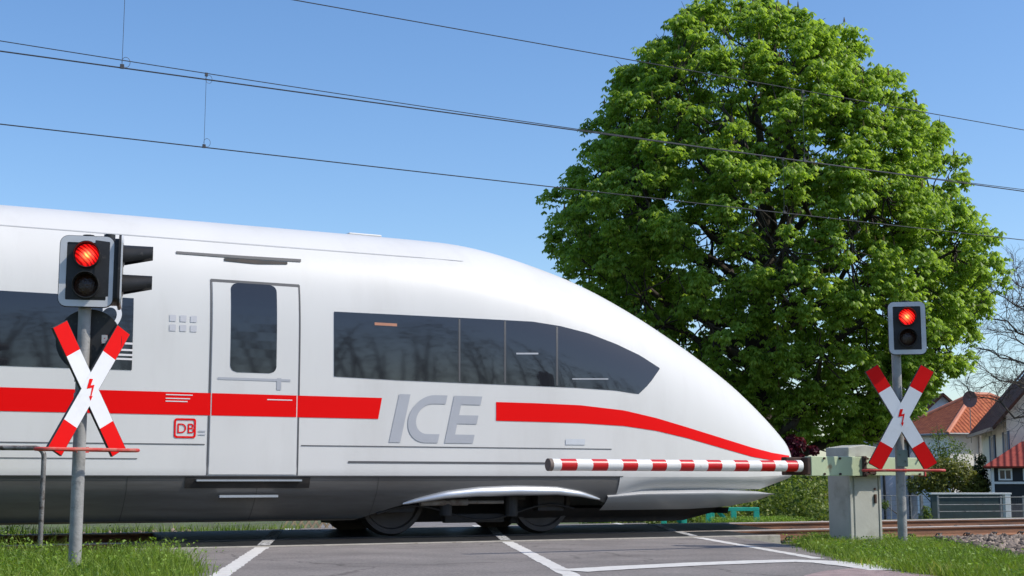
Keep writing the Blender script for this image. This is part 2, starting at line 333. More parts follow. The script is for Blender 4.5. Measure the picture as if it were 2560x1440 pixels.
def glassmat(name, c, ior=1.65):
    m, t, p = _new(name); n = t.nodes; L = t.links
    tc = n.new("ShaderNodeTexCoord"); nz = n.new("ShaderNodeTexNoise"); nz.inputs["Scale"].default_value = .7; L.new(tc.outputs["Object"], nz.inputs[0])
    bp = n.new("ShaderNodeBump"); bp.inputs["Strength"].default_value = .03; bp.inputs["Distance"].default_value = .03; L.new(nz.outputs[0], bp.inputs["Height"]); L.new(bp.outputs[0], p.inputs["Normal"])
    p.inputs["Base Color"].default_value = (*c, 1); p.inputs["Roughness"].default_value = .04; p.inputs["IOR"].default_value = ior
    return m
M_glass = glassmat("train_glass", (.018, .019, .023))
YC, ZB = 18.83, .95
def cspline(xp, yp):
    xp, yp = np.array(xp, float), np.array(yp, float); d = np.gradient(yp, xp)
    def f(x):
        x = np.clip(x, xp[0], xp[-1]); i = np.clip(np.searchsorted(xp, x) - 1, 0, len(xp) - 2); h = xp[i + 1] - xp[i]; t = (x - xp[i]) / h
        return (2 * t**3 - 3 * t**2 + 1) * yp[i] + (t**3 - 2 * t**2 + t) * h * d[i] + (-2 * t**3 + 3 * t**2) * yp[i + 1] + (t**3 - t**2) * h * d[i + 1]
    return f
inv = lambda X: np.where(np.asarray(X, float) < 10, X, 10 + (np.asarray(X, float) - 10) * (4.74 / 4.90))
_T = cspline([-30, 0, 7.4, 8, 8.6, 9.2, 9.8, 10.4, 11, 11.6, 12.2, 12.8, 13.4, 14, 14.3, 14.6, 14.74], [4.24, 4.24, 4.237, 4.232, 4.215, 4.135, 4.004, 3.838, 3.613, 3.34, 3.031, 2.694, 2.314, 1.861, 1.619, 1.33, 1.06])
_W = cspline([-30, 0, 8, 8.8, 10, 11.2, 12.2, 13.0, 13.6, 14.1, 14.45, 14.74], [1.43, 1.43, 1.43, 1.43, 1.41, 1.34, 1.22, 1.06, .87, .63, .38, .03])
TX = lambda X: _T(inv(X)); WX = lambda X: _W(inv(X))
NX = lambda X: np.interp(inv(X), [-20, 8, 10, 12, 13.5, 14.7], [6.5, 6.5, 5.0, 3.5, 2.5, 2.0])
def hw(X, z):
    """half width of the shell at station X, height z (upper part; below ZB it tucks in)"""
    X = np.asarray(X, float); z = np.asarray(z, float); W = WX(X); T = TX(X)
    s = np.clip((z - ZB) / (T - ZB), 0, 1); up = W * np.sqrt(np.maximum(0, 1 - s**NX(X)))
    q = np.clip((ZB - z) / .7, 0, 1); lo = W * (1 - .32 * q**2.0)
    return np.where(z >= ZB, up, lo)
def tp(u, v, off=.004):
    """photo pixel -> point on the near flank of the train"""
    u, v = np.broadcast_arrays(np.asarray(u, float), np.asarray(v, float)); d = RV * ((u[..., None] - 1280) / FPX) + UV * ((720 - v[..., None]) / FPX) + FV
    y = np.full(u.shape, 17.4)
    for _ in range(60):
        P = CV + d * (y / d[..., 1])[..., None]; y = .5 * y + .5 * (YC - hw(np.minimum(P[..., 0], 14.86), P[..., 2]))
    P[..., 1] -= off; P[..., 0] += np.where(P[..., 0] > 11, off * .6, 0); return P
def side(X, z, off=.004):
    X, z = np.broadcast_arrays(np.asarray(X, float), np.asarray(z, float)); return np.stack([X, YC - hw(X, z) - off, z], -1)
train = thing("high_speed_train", "white high speed train with a red stripe and long pointed nose passing over the crossing", "train", (5, YC, 0))
def tpart(m, name, mt, smooth=False, parent=None, **k):
    o = m.build(name, mt, None, smooth=smooth, **k); p = parent or train; o.parent = p
    o.matrix_parent_inverse = Matrix.Translation((-5, -YC, 0)) if parent is None else Matrix.Identity(4); return o
TAIL = -14.0
def shell(m, X0, zb_f, zt_f=None, npts=34):
    rows = []
    for X in X0:
        T = float(TX(X)); b = zb_f(X); row = []
        zs_lo = [b + (ZB - b) * k / 4 for k in range(4)] if b < ZB else []
        S = (1 - (1 - np.linspace(0, 1, npts))**2.2); zs = list(zs_lo) + list(ZB + (T - ZB) * S)
        near = [(X, YC - float(hw(X, z)), z) for z in zs]; far = [(X, YC + float(hw(X, z)), z) for z in reversed(zs[:-1])]
        rows.append(near + far)
    m.grid(rows); return rows
SILL = .845
Xst = list(np.concatenate([np.linspace(TAIL, 7, 8), np.linspace(7.4, 14.0, 45), np.linspace(14.08, 14.893, 17)]))
NOSEB = lambda X: float(np.interp(X, [12.0, 13.2, 14.1, 14.55, 14.9], [SILL, SILL, .87, .90, .945]))
m = MB(); rows = shell(m, Xst, NOSEB); m.add(rows[0], [tuple(range(len(rows[0])))]); tpart(m, "body", M_white, smooth='all', weld=True)
# chin below the nose
def band(m, Xs, zt, zbm, inset=lambda X, q: 0, nz=7):
    for sgn in (-1, 1):
        m.grid([[(X, YC + sgn * (float(hw(X, zt(X) + (zbm(X) - zt(X)) * k / nz)) - inset(X, k / nz)), zt(X) + (zbm(X) - zt(X)) * k / nz) for k in range(nz + 1)] for X in Xs])
Xchin = list(np.linspace(10.75, 14.88, 36))
m = MB(); band(m, Xchin, NOSEB, lambda X: float(np.interp(X, [10.7, 11.2, 13.7, 14.88], [.595, .635, .66, .90])), lambda X, q: .13 * q**1.5 * min(1, (14.96 - X) / .8) * min(1, (X - 10.7) / .8)); tpart(m, "chin", M_white, smooth='all')
# plough apron below the ledge
PT = lambda X: float(np.interp(X, [10.6, 11.2, 12.6, 13.6, 14.0], [.60, .645, .655, .625, .585])); PB = lambda X: float(np.interp(X, [10.6, 12.2, 13.0, 13.6, 14.0], [.37, .37, .40, .48, .58]))
Xpl = list(np.linspace(10.6, 13.98, 26)); m = MB()
band(m, Xpl, PT, PB, lambda X, q: (.055 - .085 * math.sin(min(1, q / .20) * PI / 2)) + .13 * max(0, q - .2)**2, nz=20); 
for sgn in (-1, 1): m.grid([[(X, YC + sgn * max(0, float(hw(X, PT(X))) - .055 - .16 * k / 3), PT(X) + .004 * k) for k in range(4)] for X in Xpl])
tpart(m, "snow_plough", M_apron, smooth=True, weld=True)
m = MB(); band(m, list(np.linspace(9.3, 12.9, 20)), lambda X: .40, lambda X: .19 + max(0, X - 12.3) * .2, lambda X, q: .16 + .06 * q)
m.add([(12.9, YC - 1.0, .39), (12.9, YC + 1.0, .39), (12.9, YC + .95, .3), (12.9, YC - .95, .3)], [(0, 1, 2, 3)]); tpart(m, "under_spoiler", M_dark, smooth='all')
# grey skirt with the bogie arch cut out
ARC = [tuple(tp(u, v)[[0, 2]]) for u, v in ((985, 1268), (1040, 1254), (1110, 1240), (1190, 1232), (1290, 1229), (1390, 1230), (1450, 1238), (1500, 1252), (1545, 1272))]
ax = [a for a, _ in ARC]; az = [b for _, b in ARC]
def skirt_bottom(X): return float(np.interp(X, [ax[0] - .5] + ax + [ax[-1] + .35], [.275] + az + [.37]))
m = MB(); Xsk = list(np.linspace(TAIL, 6.4, 12)) + list(np.linspace(6.6, 10.78, 50)); band(m, Xsk, lambda X: SILL, skirt_bottom, lambda X, q: .012, nz=9); tpart(m, "skirt", M_skirt, smooth='all')
m = MB(); m.add([(TAIL + .05, YC - 1.1, .30), (ax[0] - .3, YC - 1.1, .30), (ax[0] - .3, YC + 1.1, .30), (TAIL + .05, YC + 1.1, .30)], [(0, 1, 2, 3)]); m.box(((ax[0] + ax[-1]) / 2, YC, .78), (4.2, 2.3, .02)); tpart(m, "underfloor", M_dark)
# silver lip over the bogie
m = MB(); rows = []
for i in range(41):
    t = i / 40; X = ax[0] + .1 + t * (ax[-1] - ax[0] - .50); zc = float(np.interp(X, ax, az)) + .018; e = math.sin(PI * t)**.6
    rows.append([(X, YC - float(hw(X, zc)) - .012 - (.012 + .058 * e) * max(0, math.cos(a)), zc + (.012 + .058 * e) * math.sin(a) - .02 * e * math.cos(a)) for a in np.linspace(-PI / 2, PI / 2, 9)])
m.grid(rows); tpart(m, "bogie_fairing", M_silver, smooth='all')
def strip(name, top, bot, mt, nu=40, nv=5, off=.005, parent=None):
    top, bot = np.array(top, float), np.array(bot, float); us = np.unique(np.concatenate([np.linspace(max(top[0, 0], bot[0, 0]), min(top[-1, 0], bot[-1, 0]), nu)]))
    vt, vb = np.interp(us, top[:, 0], top[:, 1]), np.interp(us, bot[:, 0], bot[:, 1]); q = np.linspace(0, 1, nv)
    P = tp(us[:, None], vt[:, None] * (1 - q) + vb[:, None] * q, off); m = MB(); m.grid(P.tolist()); return tpart(m, name, mt, smooth='all', parent=parent)
def spatch(name, x0, x1, z0, z1, mt, off=.005, parent=None, nx=2, nz=6, slant=0.0):
    m = MB(); P = side(np.linspace(x0, x1, nx)[:, None], np.linspace(z0, z1, nz)[None, :], off)
    P[..., 0] += (np.linspace(0, 1, nz)[None, :] * slant); m.grid(P.tolist()); return tpart(m, name, mt, smooth='all', parent=parent)
# red stripe in two runs, slanted ends round the lettering
zs0, zs1 = 1.592, 1.868
spatch("red_stripe", TAIL + .02, 7.01, zs0, zs1, M_red, .005, nx=30, slant=0.05)
tpx = [(1240, 1005), (1340, 1008), (1450, 1013), (1560, 1026), (1640, 1045), (1720, 1069), (1800, 1094), (1880, 1119), (1930, 1132), (1972, 1139)]
bpx = [(1240, 1052), (1340, 1054.5), (1450, 1058), (1560, 1065), (1640, 1077), (1720, 1096), (1800, 1119), (1880, 1142), (1930, 1151), (1972, 1155)]
strip("red_stripe", tpx, bpx, M_red, 70, 5)
# windows
M_winseam = mat("window_seam", (.008, .008, .009), .5, .02)
wl_z0, wl_z1 = 2.12, 3.0
Xw = float(tp(332, 840)[0]); o = spatch("passenger_window", TAIL + .6, Xw, wl_z0, wl_z1, M_glass, .006, nx=40, nz=12)
cabtop = [(835, 779), (1000, 787), (1200, 797), (1330, 804), (1400, 815), (1470, 833), (1540, 860), (1600, 889), (1648, 920)]
cabbot = [(835, 941), (1000, 950.5), (1200, 959), (1300, 963), (1440, 969), (1540, 976), (1596, 985), (1622, 960), (1648, 923)]
cabw = strip("cab_window", cabtop, cabbot, M_glass, 80, 12, .006)
m = MB()
for u, dv in ((1148, 0), (1262, 1), (1392, 2)):
    t_, b_ = np.interp(u, *np.array(cabtop).T), np.interp(u, *np.array(cabbot).T); m.grid([tp(u + e, np.linspace(t_ + 3, b_ - 3, 10), .009).tolist() for e in (-2.2, 2.2)])
tpart(m, "window_seam", M_seam, parent=cabw)
M_disp = mat("display_amber", (.45, .20, .12), .5, .1)
strip("destination_display", [(936, 806), (992, 809)], [(936, 813), (992, 816)], M_disp, 4, 2, .009, parent=cabw)
m = MB(); m.grid([tp(u, np.linspace(882, 886, 2), .009).tolist() for u in (1290, 1345)]); m.grid([tp(u, np.linspace(946, 949, 2), .009).tolist() for u in (1430, 1520)]); tpart(m, "sticker", M_letter, parent=cabw)
# entrance door
XL, XR = 4.76, 5.92
m = MB(); P = side(np.linspace(XL + .02, XR - .02, 3)[:, None], np.linspace(.87, 3.27, 18)[None], .007); m.grid(P.tolist()); door = tpart(m, "door", M_white, smooth='all')
m = MB()
for x in (XL, XR): m.grid(side(np.array([x - .010, x + .010])[:, None], np.linspace(.86, 3.30, 18)[None], .004).tolist())
m.grid(side(np.linspace(XL, XR, 2)[:, None], np.array([3.27, 3.31])[None], .004).tolist()); tpart(m, "door_seal", M_seam, smooth='all', parent=door)
m = MB(); m.grid(side(np.linspace(XL + .032, XR - .032, 4)[:, None], np.linspace(zs0, zs1, 5)[None], .0105).tolist()); tpart(m, "red_stripe", M_red, smooth='all', parent=door)
xa, xb = float(tp(577, 820)[0]), float(tp(692, 820)[0]); z1, z0 = float(tp(634, 710)[2]), float(tp(634, 932)[2])
m = MB(); rr = rrect(xb - xa, z1 - z0, .09, 5); cx, cz = (xa + xb) / 2, (z0 + z1) / 2; nz_ = 12; zz = np.linspace(z0, z1, 15)
def wrow(z): 
    d = min(z - z0, z1 - z); r = .09; return (xb - xa) / 2 - (r - math.sqrt(max(0, r * r - (r - d)**2)) if d < r else 0)
zz = np.unique(np.concatenate([np.linspace(z0, z0 + .09, 6), np.linspace(z0 + .09, z1 - .09, 10), np.linspace(z1 - .09, z1, 6)]))
m.grid([side(np.array([cx - wrow(z), cx + wrow(z)]), z, .011).tolist() for z in zz]); tpart(m, "door_window", M_glass, parent=door)
m = MB(); P = side(np.array([5.62, 5.68])[:, None], np.array([1.93, 2.08])[None], .012); m.grid(P.tolist()); tpart(m, "door_handle", M_letter, parent=door)
m = MB(); m.grid(side(np.linspace(4.86, 5.8, 2)[:, None], np.array([2.04, 2.07])[None], .0115).tolist()); tpart(m, "grab_rail", M_letter, parent=door)
strip("door_gutter", [(440, 628), (600, 639), (752, 648)], [(440, 634), (600, 646), (752, 655)], M_seam, 20, 2, .010)
strip("door_camera", [(560, 645), (640, 650), (718, 655)], [(560, 652), (640, 660), (718, 661)], M_dark, 12, 2, .010)
# steps under the door
m = MB(); m.grid(side(np.linspace(4.5, 6.1, 4)[:, None], np.array([.70, .76, .835])[None], .0).tolist()); st = tpart(m, "step_recess", M_dark)
m = MB(); m.box((5.3, YC - 1.43, .795), (1.35, .06, .022)); m.box((5.3, YC - 1.395, .60), (.75, .07, .03)); tpart(m, "step", M_silver, parent=st)
# body seams
def seam(x0, x1, z, t=.012, off=.006, mt=M_seam, nx=24):
    m = MB(); m.grid(side(np.linspace(x0, x1, nx)[:, None], np.array([z - t / 2, z + t / 2])[None], off).tolist()); return tpart(m, "body_seam", mt)
seam(TAIL, 4.72, 1.235, .011); seam(5.96, 10.6, 1.235, .011); seam(TAIL, 3.9, 1.055, .010); seam(6.6, 10.75, 1.03, .026); seam(TAIL, 10.8, .85, .012)
seam(TAIL, 8.4, 3.83, .007, .012, M_apron)
M_jnt = mat("joint_grey", (.065, .062, .058), .6, .05)
for X_ in np.arange(-12.4, 7.2, 1.62):
    m = MB(); m.grid(side(np.array([X_ - .004, X_ + .004])[:, None], np.linspace(.30, .835, 6)[None], -.007).tolist()); tpart(m, "skirt_joint", M_jnt, smooth='all')
# lettering on the flank
def lettering(name, polys, x0, z0, mt, off=.007, shear=.22):
    m = MB()
    for poly in polys:
        P = [side(x0 + x + shear * z, z0 + z, off).tolist() for x, z in poly]; m.add(P, [tuple(range(len(P)))])
    return tpart(m, name, mt)
Hh, S = .635, .115
polyI = [[(0, 0), (.16, 0), (.16, Hh), (0, Hh)]]
def arcC(x):
    out = []; cx, cz, ro, ri = x + .30, Hh / 2, Hh / 2, Hh / 2 - S; A = np.radians(np.linspace(90, 270, 19))
    for a, b in zip(A[:-1], A[1:]):
        out.append([(cx + 1.0 * ro * math.cos(a), cz + ro * math.sin(a)), (cx + 1.0 * ro * math.cos(b), cz + ro * math.sin(b)), (cx + 1.0 * ri * math.cos(b), cz + ri * math.sin(b)), (cx + 1.0 * ri * math.cos(a), cz + ri * math.sin(a))])
    out += [[(cx, 0), (cx + .18, 0), (cx + .18, S), (cx, S)], [(cx, Hh - S), (cx + .18, Hh - S), (cx + .18, Hh), (cx, Hh)]]; return out
def polyE(x): return [[(x, 0), (x + .13, 0), (x + .13, Hh), (x, Hh)]] + [[(x + .13, z), (x + .42, z), (x + .42, z + S), (x + .13, z + S)] for z in (0, (Hh - S) / 2, Hh - S)]
xI = float(tp(972, 1100)[0]); lettering("lettering", polyI + arcC(.22) + polyE(.80), xI, 1.29, M_letter)
def textmesh(body, size):
    cu = bpy.data.curves.new("t", 'FONT'); cu.body = body; cu.size = size; cu.align_x = 'LEFT'; o = bpy.data.objects.new("t", cu); COL.objects.link(o)
    dg = bpy.context.evaluated_depsgraph_get(); me = bpy.data.meshes.new_from_object(o.evaluated_get(dg)); vs = [v.co.copy() for v in me.vertices]; fs = [list(p.vertices) for p in me.polygons]
    bpy.data.objects.remove(o); bpy.data.meshes.remove(me); return vs, fs
def sidetext(name, body, size, x0, z0, mt, off=.007, bold=0.0, parent=None):
    vs, fs = textmesh(body, size); m = MB(); m.add([side(x0 + v.x, z0 + v.y, off).tolist() for v in vs], fs); return tpart(m, name, mt, parent=parent)
xl = float(tp(436, 1066)[0])
m = MB(); o_, i_ = rrect(.27, .24, .03, 3), rrect(.225, .195, .02, 3); n_ = len(o_)
P = [side(xl + .13 + x, 1.43 + z, .007).tolist() for x, z in o_] + [side(xl + .13 + x, 1.43 + z, .007).tolist() for x, z in i_]
m.add(P, [(i, (i + 1) % n_, (i + 1) % n_ + n_, i + n_) for i in range(n_)]); logo = tpart(m, "logo", M_red)
sidetext("logo_lettering", "DB", .17, xl + .025, 1.37, M_red, parent=logo)
M_txtw = mat("small_print_white", (.75, .72, .72), .5, .02)
m = MB()
for i, z in enumerate((1.835, 1.79, 1.755)): m.grid(side(np.array([4.22, 4.55 - .03 * i])[:, None], np.array([z - .006, z + .006])[None], .009).tolist())
m.grid(side(np.array([5.5, 5.83])[:, None], np.array([1.80, 1.812])[None], .013).tolist()); tpart(m, "small_print", M_txtw)
m = MB()
for z in (1.40, 1.36): m.grid(side(np.array([4.64, 4.73])[:, None], np.array([z - .008, z + .008])[None], .009).tolist())
for x, w_ in ((4.24, .1), (4.37, .1), (4.50, .1)):
    m.grid(side(np.array([x, x + w_ * .8])[:, None], np.array([2.74, 2.82])[None], .006).tolist()); m.grid(side(np.array([x, x + w_ * .8])[:, None], np.array([2.62, 2.70])[None], .006).tolist())
tpart(m, "pictogram", mat("pictogram_grey", (.53, .53, .56), .5, .02))
m = MB(); m.grid(side(np.array([9.83, 10.15])[:, None], np.array([1.29, 1.37])[None], .008).tolist()); tpart(m, "number_plate", mat("plate_grey", (.57, .59, .62), .5, .05))
sidetext("class_number", "2", .62, 3.40, 2.50, mat("class_white", (.7, .7, .72), .5, .02), .010)
m = MB()
for i, z in enumerate((2.44, 2.36, 2.30, 2.25)): m.grid(side(np.array([3.42, 3.80])[:, None], np.array([z - .012, z + .012])[None], .010).tolist())
tpart(m, "window_print", M_txtw)
m = MB(); m.box((7.3, YC, 4.26), (.5, .3, .03)); tpart(m, "roof_antenna", M_white, bevel=.02)
# bogies
def bogie(xc):
    f = MB(); xs2 = (xc - 1.15, xc + 1.15)
    for s in (-1, 1):
        f.box((xc, YC + s * 1.0, .62), (1.5, .14, .2)); f.box((xc - 1.15, YC + s * 1.0, .5), (.42, .16, .26)); f.box((xc + 1.15, YC + s * 1.0, .5), (.42, .16, .26))
        f.tube([(xc - .5, YC + s * 1.12, .32), (xc - .5, YC + s * 1.12, .75)], .09, 12); f.tube([(xc + .5, YC + s * 1.12, .30), (xc + .5, YC + s * 1.12, .75)], .09, 12); f.box((xc, YC + s * .95, .28), (.9, .1, .12))
    f.box((xc, YC, .6), (.8, 1.9, .25)); f.box((xc, YC + .1, .52), (3.5, .5, .62)); f.box((xc, YC - .7, .70), (3.3, .12, .14)); b = tpart(f, "bogie", M_dark, bevel=.01)
    for s in (-1, 1):
        for x in (xc - 1.15, xc + 1.15):
            for dx in (-.13, .13):
                sp = MB(); sp.tube([(x + dx + .055 * math.cos(t), YC + s * 1.06 + .055 * math.sin(t), .62 + .19 * t / (10 * PI)) for t in np.linspace(0, 10 * PI, 60)], .014, 5); tpart(sp, "coil_spring", M_clip, parent=b)
        dm = MB(); dm.tube([(xc - .9, YC + s * 1.17, .50), (xc - .2, YC + s * 1.17, .50)], .045, 10); dm.tube([(xc - .2, YC + s * 1.17, .50), (xc + .35, YC + s * 1.17, .50)], .024, 8); tpart(dm, "damper", M_sleeper, smooth=True, parent=b)
        cbm = MB(); cbm.tube([(xc - 1.5 + t * 3, YC + s * 1.12, .36 + .10 * math.sin(t * 9)) for t in np.linspace(0, 1, 24)], .016, 6); tpart(cbm, "cable", M_winseam, smooth=True, parent=b)
    for x in xs2:
        for s in (-1, 1):
            wmb = MB(); cy = YC + s * .755; N = 40
            pr = [(.04, .07), (.12, .07), (.14, .03), (.38, .03), (.40, .06), (.46, .06), (.49, -.05), (.49, -.08), (.04, -.08)]
            vs = [(x + r * math.cos(2 * PI * k / N), cy + s * dy, .54 + r * math.sin(2 * PI * k / N)) for k in range(N) for r, dy in pr]; n = len(pr)
            wmb.add(vs, [(k * n + i, k * n + (i + 1) % n, ((k + 1) % N) * n + (i + 1) % n, ((k + 1) % N) * n + i) for k in range(N) for i in range(n)])
            tpart(wmb, "wheel", mat("wheel_steel", (.05, .042, .038), .55, .2, 6, metal=.3), smooth=True, parent=b)
        a = MB(); a.tube([(x, YC - .75, .54), (x, YC + .75, .54)], .08, 12); tpart(a, "axle", M_dark, parent=b)
bogie(8.63); bogie(8.63 - 19.5)

# ------------------------------------------------------------------ crossing signals
M_galv = mat("galvanised_steel", (.30, .295, .285), .55, .18, 9, .2, 50, metal=.1, c2=(.10, .10, .10), dlo=.56, dhi=.68)
M_signw = mat("sign_white", (.80, .80, .82), .45, .05, 3, c2=(.6, .6, .58), dlo=.55, dhi=.8)
M_signr = mat("sign_red", (.78, .004, .004), .5, .05, 3, spec=.15)
M_edge = mat("sign_edge", (.035, .036, .04), .6, .1)
M_black = mat("signal_black", (.016, .016, .017), .55, .25, 10, c2=(.06, .055, .05), dlo=.6, dhi=.72, dscale=14)
M_border = mat("signal_border", (.60, .61, .63), .4, .08, 5, c2=(.33, .33, .33), dlo=.6, dhi=.75)
M_hoop = mat("hoop_red", (.55, .05, .04), .5, .15, 12, c2=(.45, .16, .12), dlo=.5, dhi=.65)
def lampmat():
    m, t, p = _new("lit_red_lamp"); n = t.nodes; L = t.links
    tc = n.new("ShaderNodeTexCoord"); sx = n.new("ShaderNodeSeparateXYZ"); L.new(tc.outputs["Object"], sx.inputs[0])
    vl = n.new("ShaderNodeVectorMath"); vl.operation = 'LENGTH'; mp = n.new("ShaderNodeMapping"); mp.inputs["Scale"].default_value = (1, 0, 1); L.new(tc.outputs["Object"], mp.inputs[0]); L.new(mp.outputs[0], vl.inputs[0])
    wv = n.new("ShaderNodeTexWave"); wv.inputs["Scale"].default_value = 15; wv.inputs["Distortion"].default_value = 2.5; wv.inputs["Detail"].default_value = 2; wv.bands_direction = 'DIAGONAL'; L.new(tc.outputs["Object"], wv.inputs[0])
    cr = n.new("ShaderNodeValToRGB"); e = cr.color_ramp.elements; e[0].position = 0; e[0].color = (3.2, 1.0, .22, 1); e[1].position = .110; e[1].color = (.38, .003, .003, 1)
    x = e.new(.038); x.color = (1.9, .12, .05, 1); x = e.new(.075); x.color = (.95, .010, .010, 1)
    L.new(vl.outputs["Value"], cr.inputs[0]); mr = n.new("ShaderNodeMapRange"); mr.inputs[3].default_value = .22; mr.inputs[4].default_value = 1.15; L.new(wv.outputs[0], mr.inputs[0])
    L.new(cr.outputs[0], p.inputs["Emission Color"]); L.new(mr.outputs[0], p.inputs["Emission Strength"])
    p.inputs["Base Color"].default_value = (.25, .004, .004, 1); p.inputs["Roughness"].default_value = .2; return m
M_lamp = lampmat(); M_off = mat("unlit_lamp", (.035, .014, .008), .15, .3, 30, .3, 60)
def disc(m, M, r, dome, n=28, k=4):
    rows = [[M @ Vector((r * q / k * math.cos(2 * PI * i / n), -dome * (1 - (q / k)**2), r * q / k * math.sin(2 * PI * i / n))) for i in range(n + 1)] for q in range(k + 1)]; m.grid(rows)
def side_hood(m, M, r, L_, n=22):
    """long hood, open below, narrowing to its mouth"""
    A = np.radians(np.linspace(-35, 215, n)); rows = []
    for a in A:
        rows.append([M @ Vector((q * r * math.cos(a), 0, q * r * math.sin(a))) for q in (.95,)] + [M @ Vector((.86 * r * math.cos(a), -L_, r * (.60 * math.sin(a) + .30)))] + [M @ Vector((.91 * r * math.cos(a), -L_, r * (.65 * math.sin(a) + .30)))] + [M @ Vector((r * math.cos(a), 0, r * math.sin(a)))])
    m.grid(rows)
def visor(m, M, r, length, n=26, cut=.55, t=.006):
    """tunnel hood: full ring at the lamp, lower side cut back"""
    for rad, flip in ((r, 0), (r + t, 1)):
        rows = []
        for i in range(n + 1):
            a = 2 * PI * i / n; ln = length * (1 - cut * (.5 - .5 * math.sin(a))**1.3)
            rows.append([M @ Vector((rad * math.cos(a), 0, rad * math.sin(a))), M @ Vector((rad * .97 * math.cos(a), -ln, rad * .97 * math.sin(a)))])
        m.grid(rows)
    rows = []
    for i in range(n + 1):
        a = 2 * PI * i / n; ln = length * (1 - cut * (.5 - .5 * math.sin(a))**1.3)
        rows.append([M @ Vector((r * .97 * math.cos(a), -ln, r * .97 * math.sin(a))), M @ Vector(((r + t) * .97 * math.cos(a), -ln, (r + t) * .97 * math.sin(a)))])
    m.grid(rows)
def child(o, parent):
    o.parent = parent; return o
def signal_head(root, M, w_, h_, hood=.13, lit=True, off=.02):
    k = w_ / .46
    b = MB(); b.prism(rrect(w_ + .012, h_ + .012, .075 * k), M @ Tr(0, .012, 0), .02); b.prism(rrect(w_ - .06, h_ - .06, .04 * k), M @ Tr(0, .032, 0), .20 * k)
    b.tube([M @ Vector((0, .12, h_ / 2 - .04)), M @ Vector((0, .12, h_ / 2 + .028))], .05 * k, 14)
    hd = child(b.build("signal_head", M_black, None, smooth=True), root)
    f = MB(); f.loop_ring(rrect(w_, h_, .07 * k), rrect(w_ - .115 * k, h_ - .115 * k, .012 * k), M @ Tr(0, -.004, 0), .014); child(f.build("front_border", M_border, None), hd)
    pl = MB(); pl.prism(rrect(w_ - .12 * k, h_ - .12 * k, .012), M @ Tr(0, .003, 0), .008); child(pl.build("lamp_panel", M_black, None), hd)
    zr, r = .107 * k, .103 * k
    for nm, z, mt in (("red_lamp", zr + .035 * k, M_lamp if lit else M_off), ("amber_lamp", -zr - .02 * k, M_off)):
        lm = MB(); disc(lm, Matrix.Identity(4), r, .02); o = lm.build(nm, mt, None, smooth='all'); o.matrix_local = M @ Tr(0, -.006, z); o.parent = hd
        if nm == "red_lamp" and not lit: o["label"] = "unlit lamp"
        v = MB(); (side_hood if hood > .2 else visor)(v, M @ Tr(0, 0, z), r + .008, hood); child(v.build("visor", M_black, None, smooth=True), hd)
    return hd
def cross_sign(root, M, L_, wd, ang):
    """two crossed boards with red ends, seen from -y"""
    t = .03; red = .22 * L_
    def board(a, sgn):
        R_ = Matrix.Rotation(a, 4, 'Y'); return M @ Tr(0, sgn, 0) @ R_
    b = MB()
    for a, y in ((ang, 0.0), (-ang, .0025)):
        b.prism([(-wd / 2, -L_ / 2), (wd / 2, -L_ / 2), (wd / 2, L_ / 2), (-wd / 2, L_ / 2)], board(a, y), t)
    cr = child(b.build("warning_cross", M_edge, None), root)
    fw, fr = MB(), MB()
    for a, y in ((ang, -.003), (-ang, -.0005)):
        Mx = board(a, y); q = wd / 2 - .004
        fw.add([Mx @ Vector(p) for p in ((-q, 0, -L_ / 2 + red), (q, 0, -L_ / 2 + red), (q, 0, L_ / 2 - red), (-q, 0, L_ / 2 - red))], [(0, 1, 2, 3)])
        for s in (-1, 1): fr.add([Mx @ Vector(p) for p in ((-q, 0, s * (L_ / 2 - red)), (q, 0, s * (L_ / 2 - red)), (q, 0, s * (L_ / 2 - .004)), (-q, 0, s * (L_ / 2 - .004)))], [(0, 1, 2, 3)])
    child(fw.build("white_face", M_signw, None), cr); child(fr.build("red_end", M_signr, None), cr)
    k = L_ / 1.3; bolt = MB()
    pts = [(-.015, .125), (.030, .125), (.004, .045), (.052, .055), (.018, -.085), (.034, -.08), (.010, -.14), (-.012, -.085), (.003, -.088), (.022, .018), (-.046, .002)]
    bolt.add([M @ Vector((x * k * .78, -.006, z * k * .74)) for x, z in pts], [tuple(range(len(pts)))]); child(bolt.build("lightning_symbol", M_signr, None), cr)
    return cr
def hoop(root, M, L_, D_):
    P = []
    for cx, a0 in ((L_ / 2 - D_ / 2, -90), (-L_ / 2 + D_ / 2, 90)):
        P += [M @ Vector((cx + D_ / 2 * math.cos(math.radians(a0 + 180 * i / 10)), D_ / 2 * math.sin(math.radians(a0 + 180 * i / 10)), 0)) for i in range(11)]
    P.append(P[0]); P.append(P[1]); m = MB(); m.tube(P, .0165, 8, caps=False); m.box((0, D_ / 2, 0), (.12, .04, .05), M); child(m.build("guard_hoop", M_hoop, None, smooth=True), root)
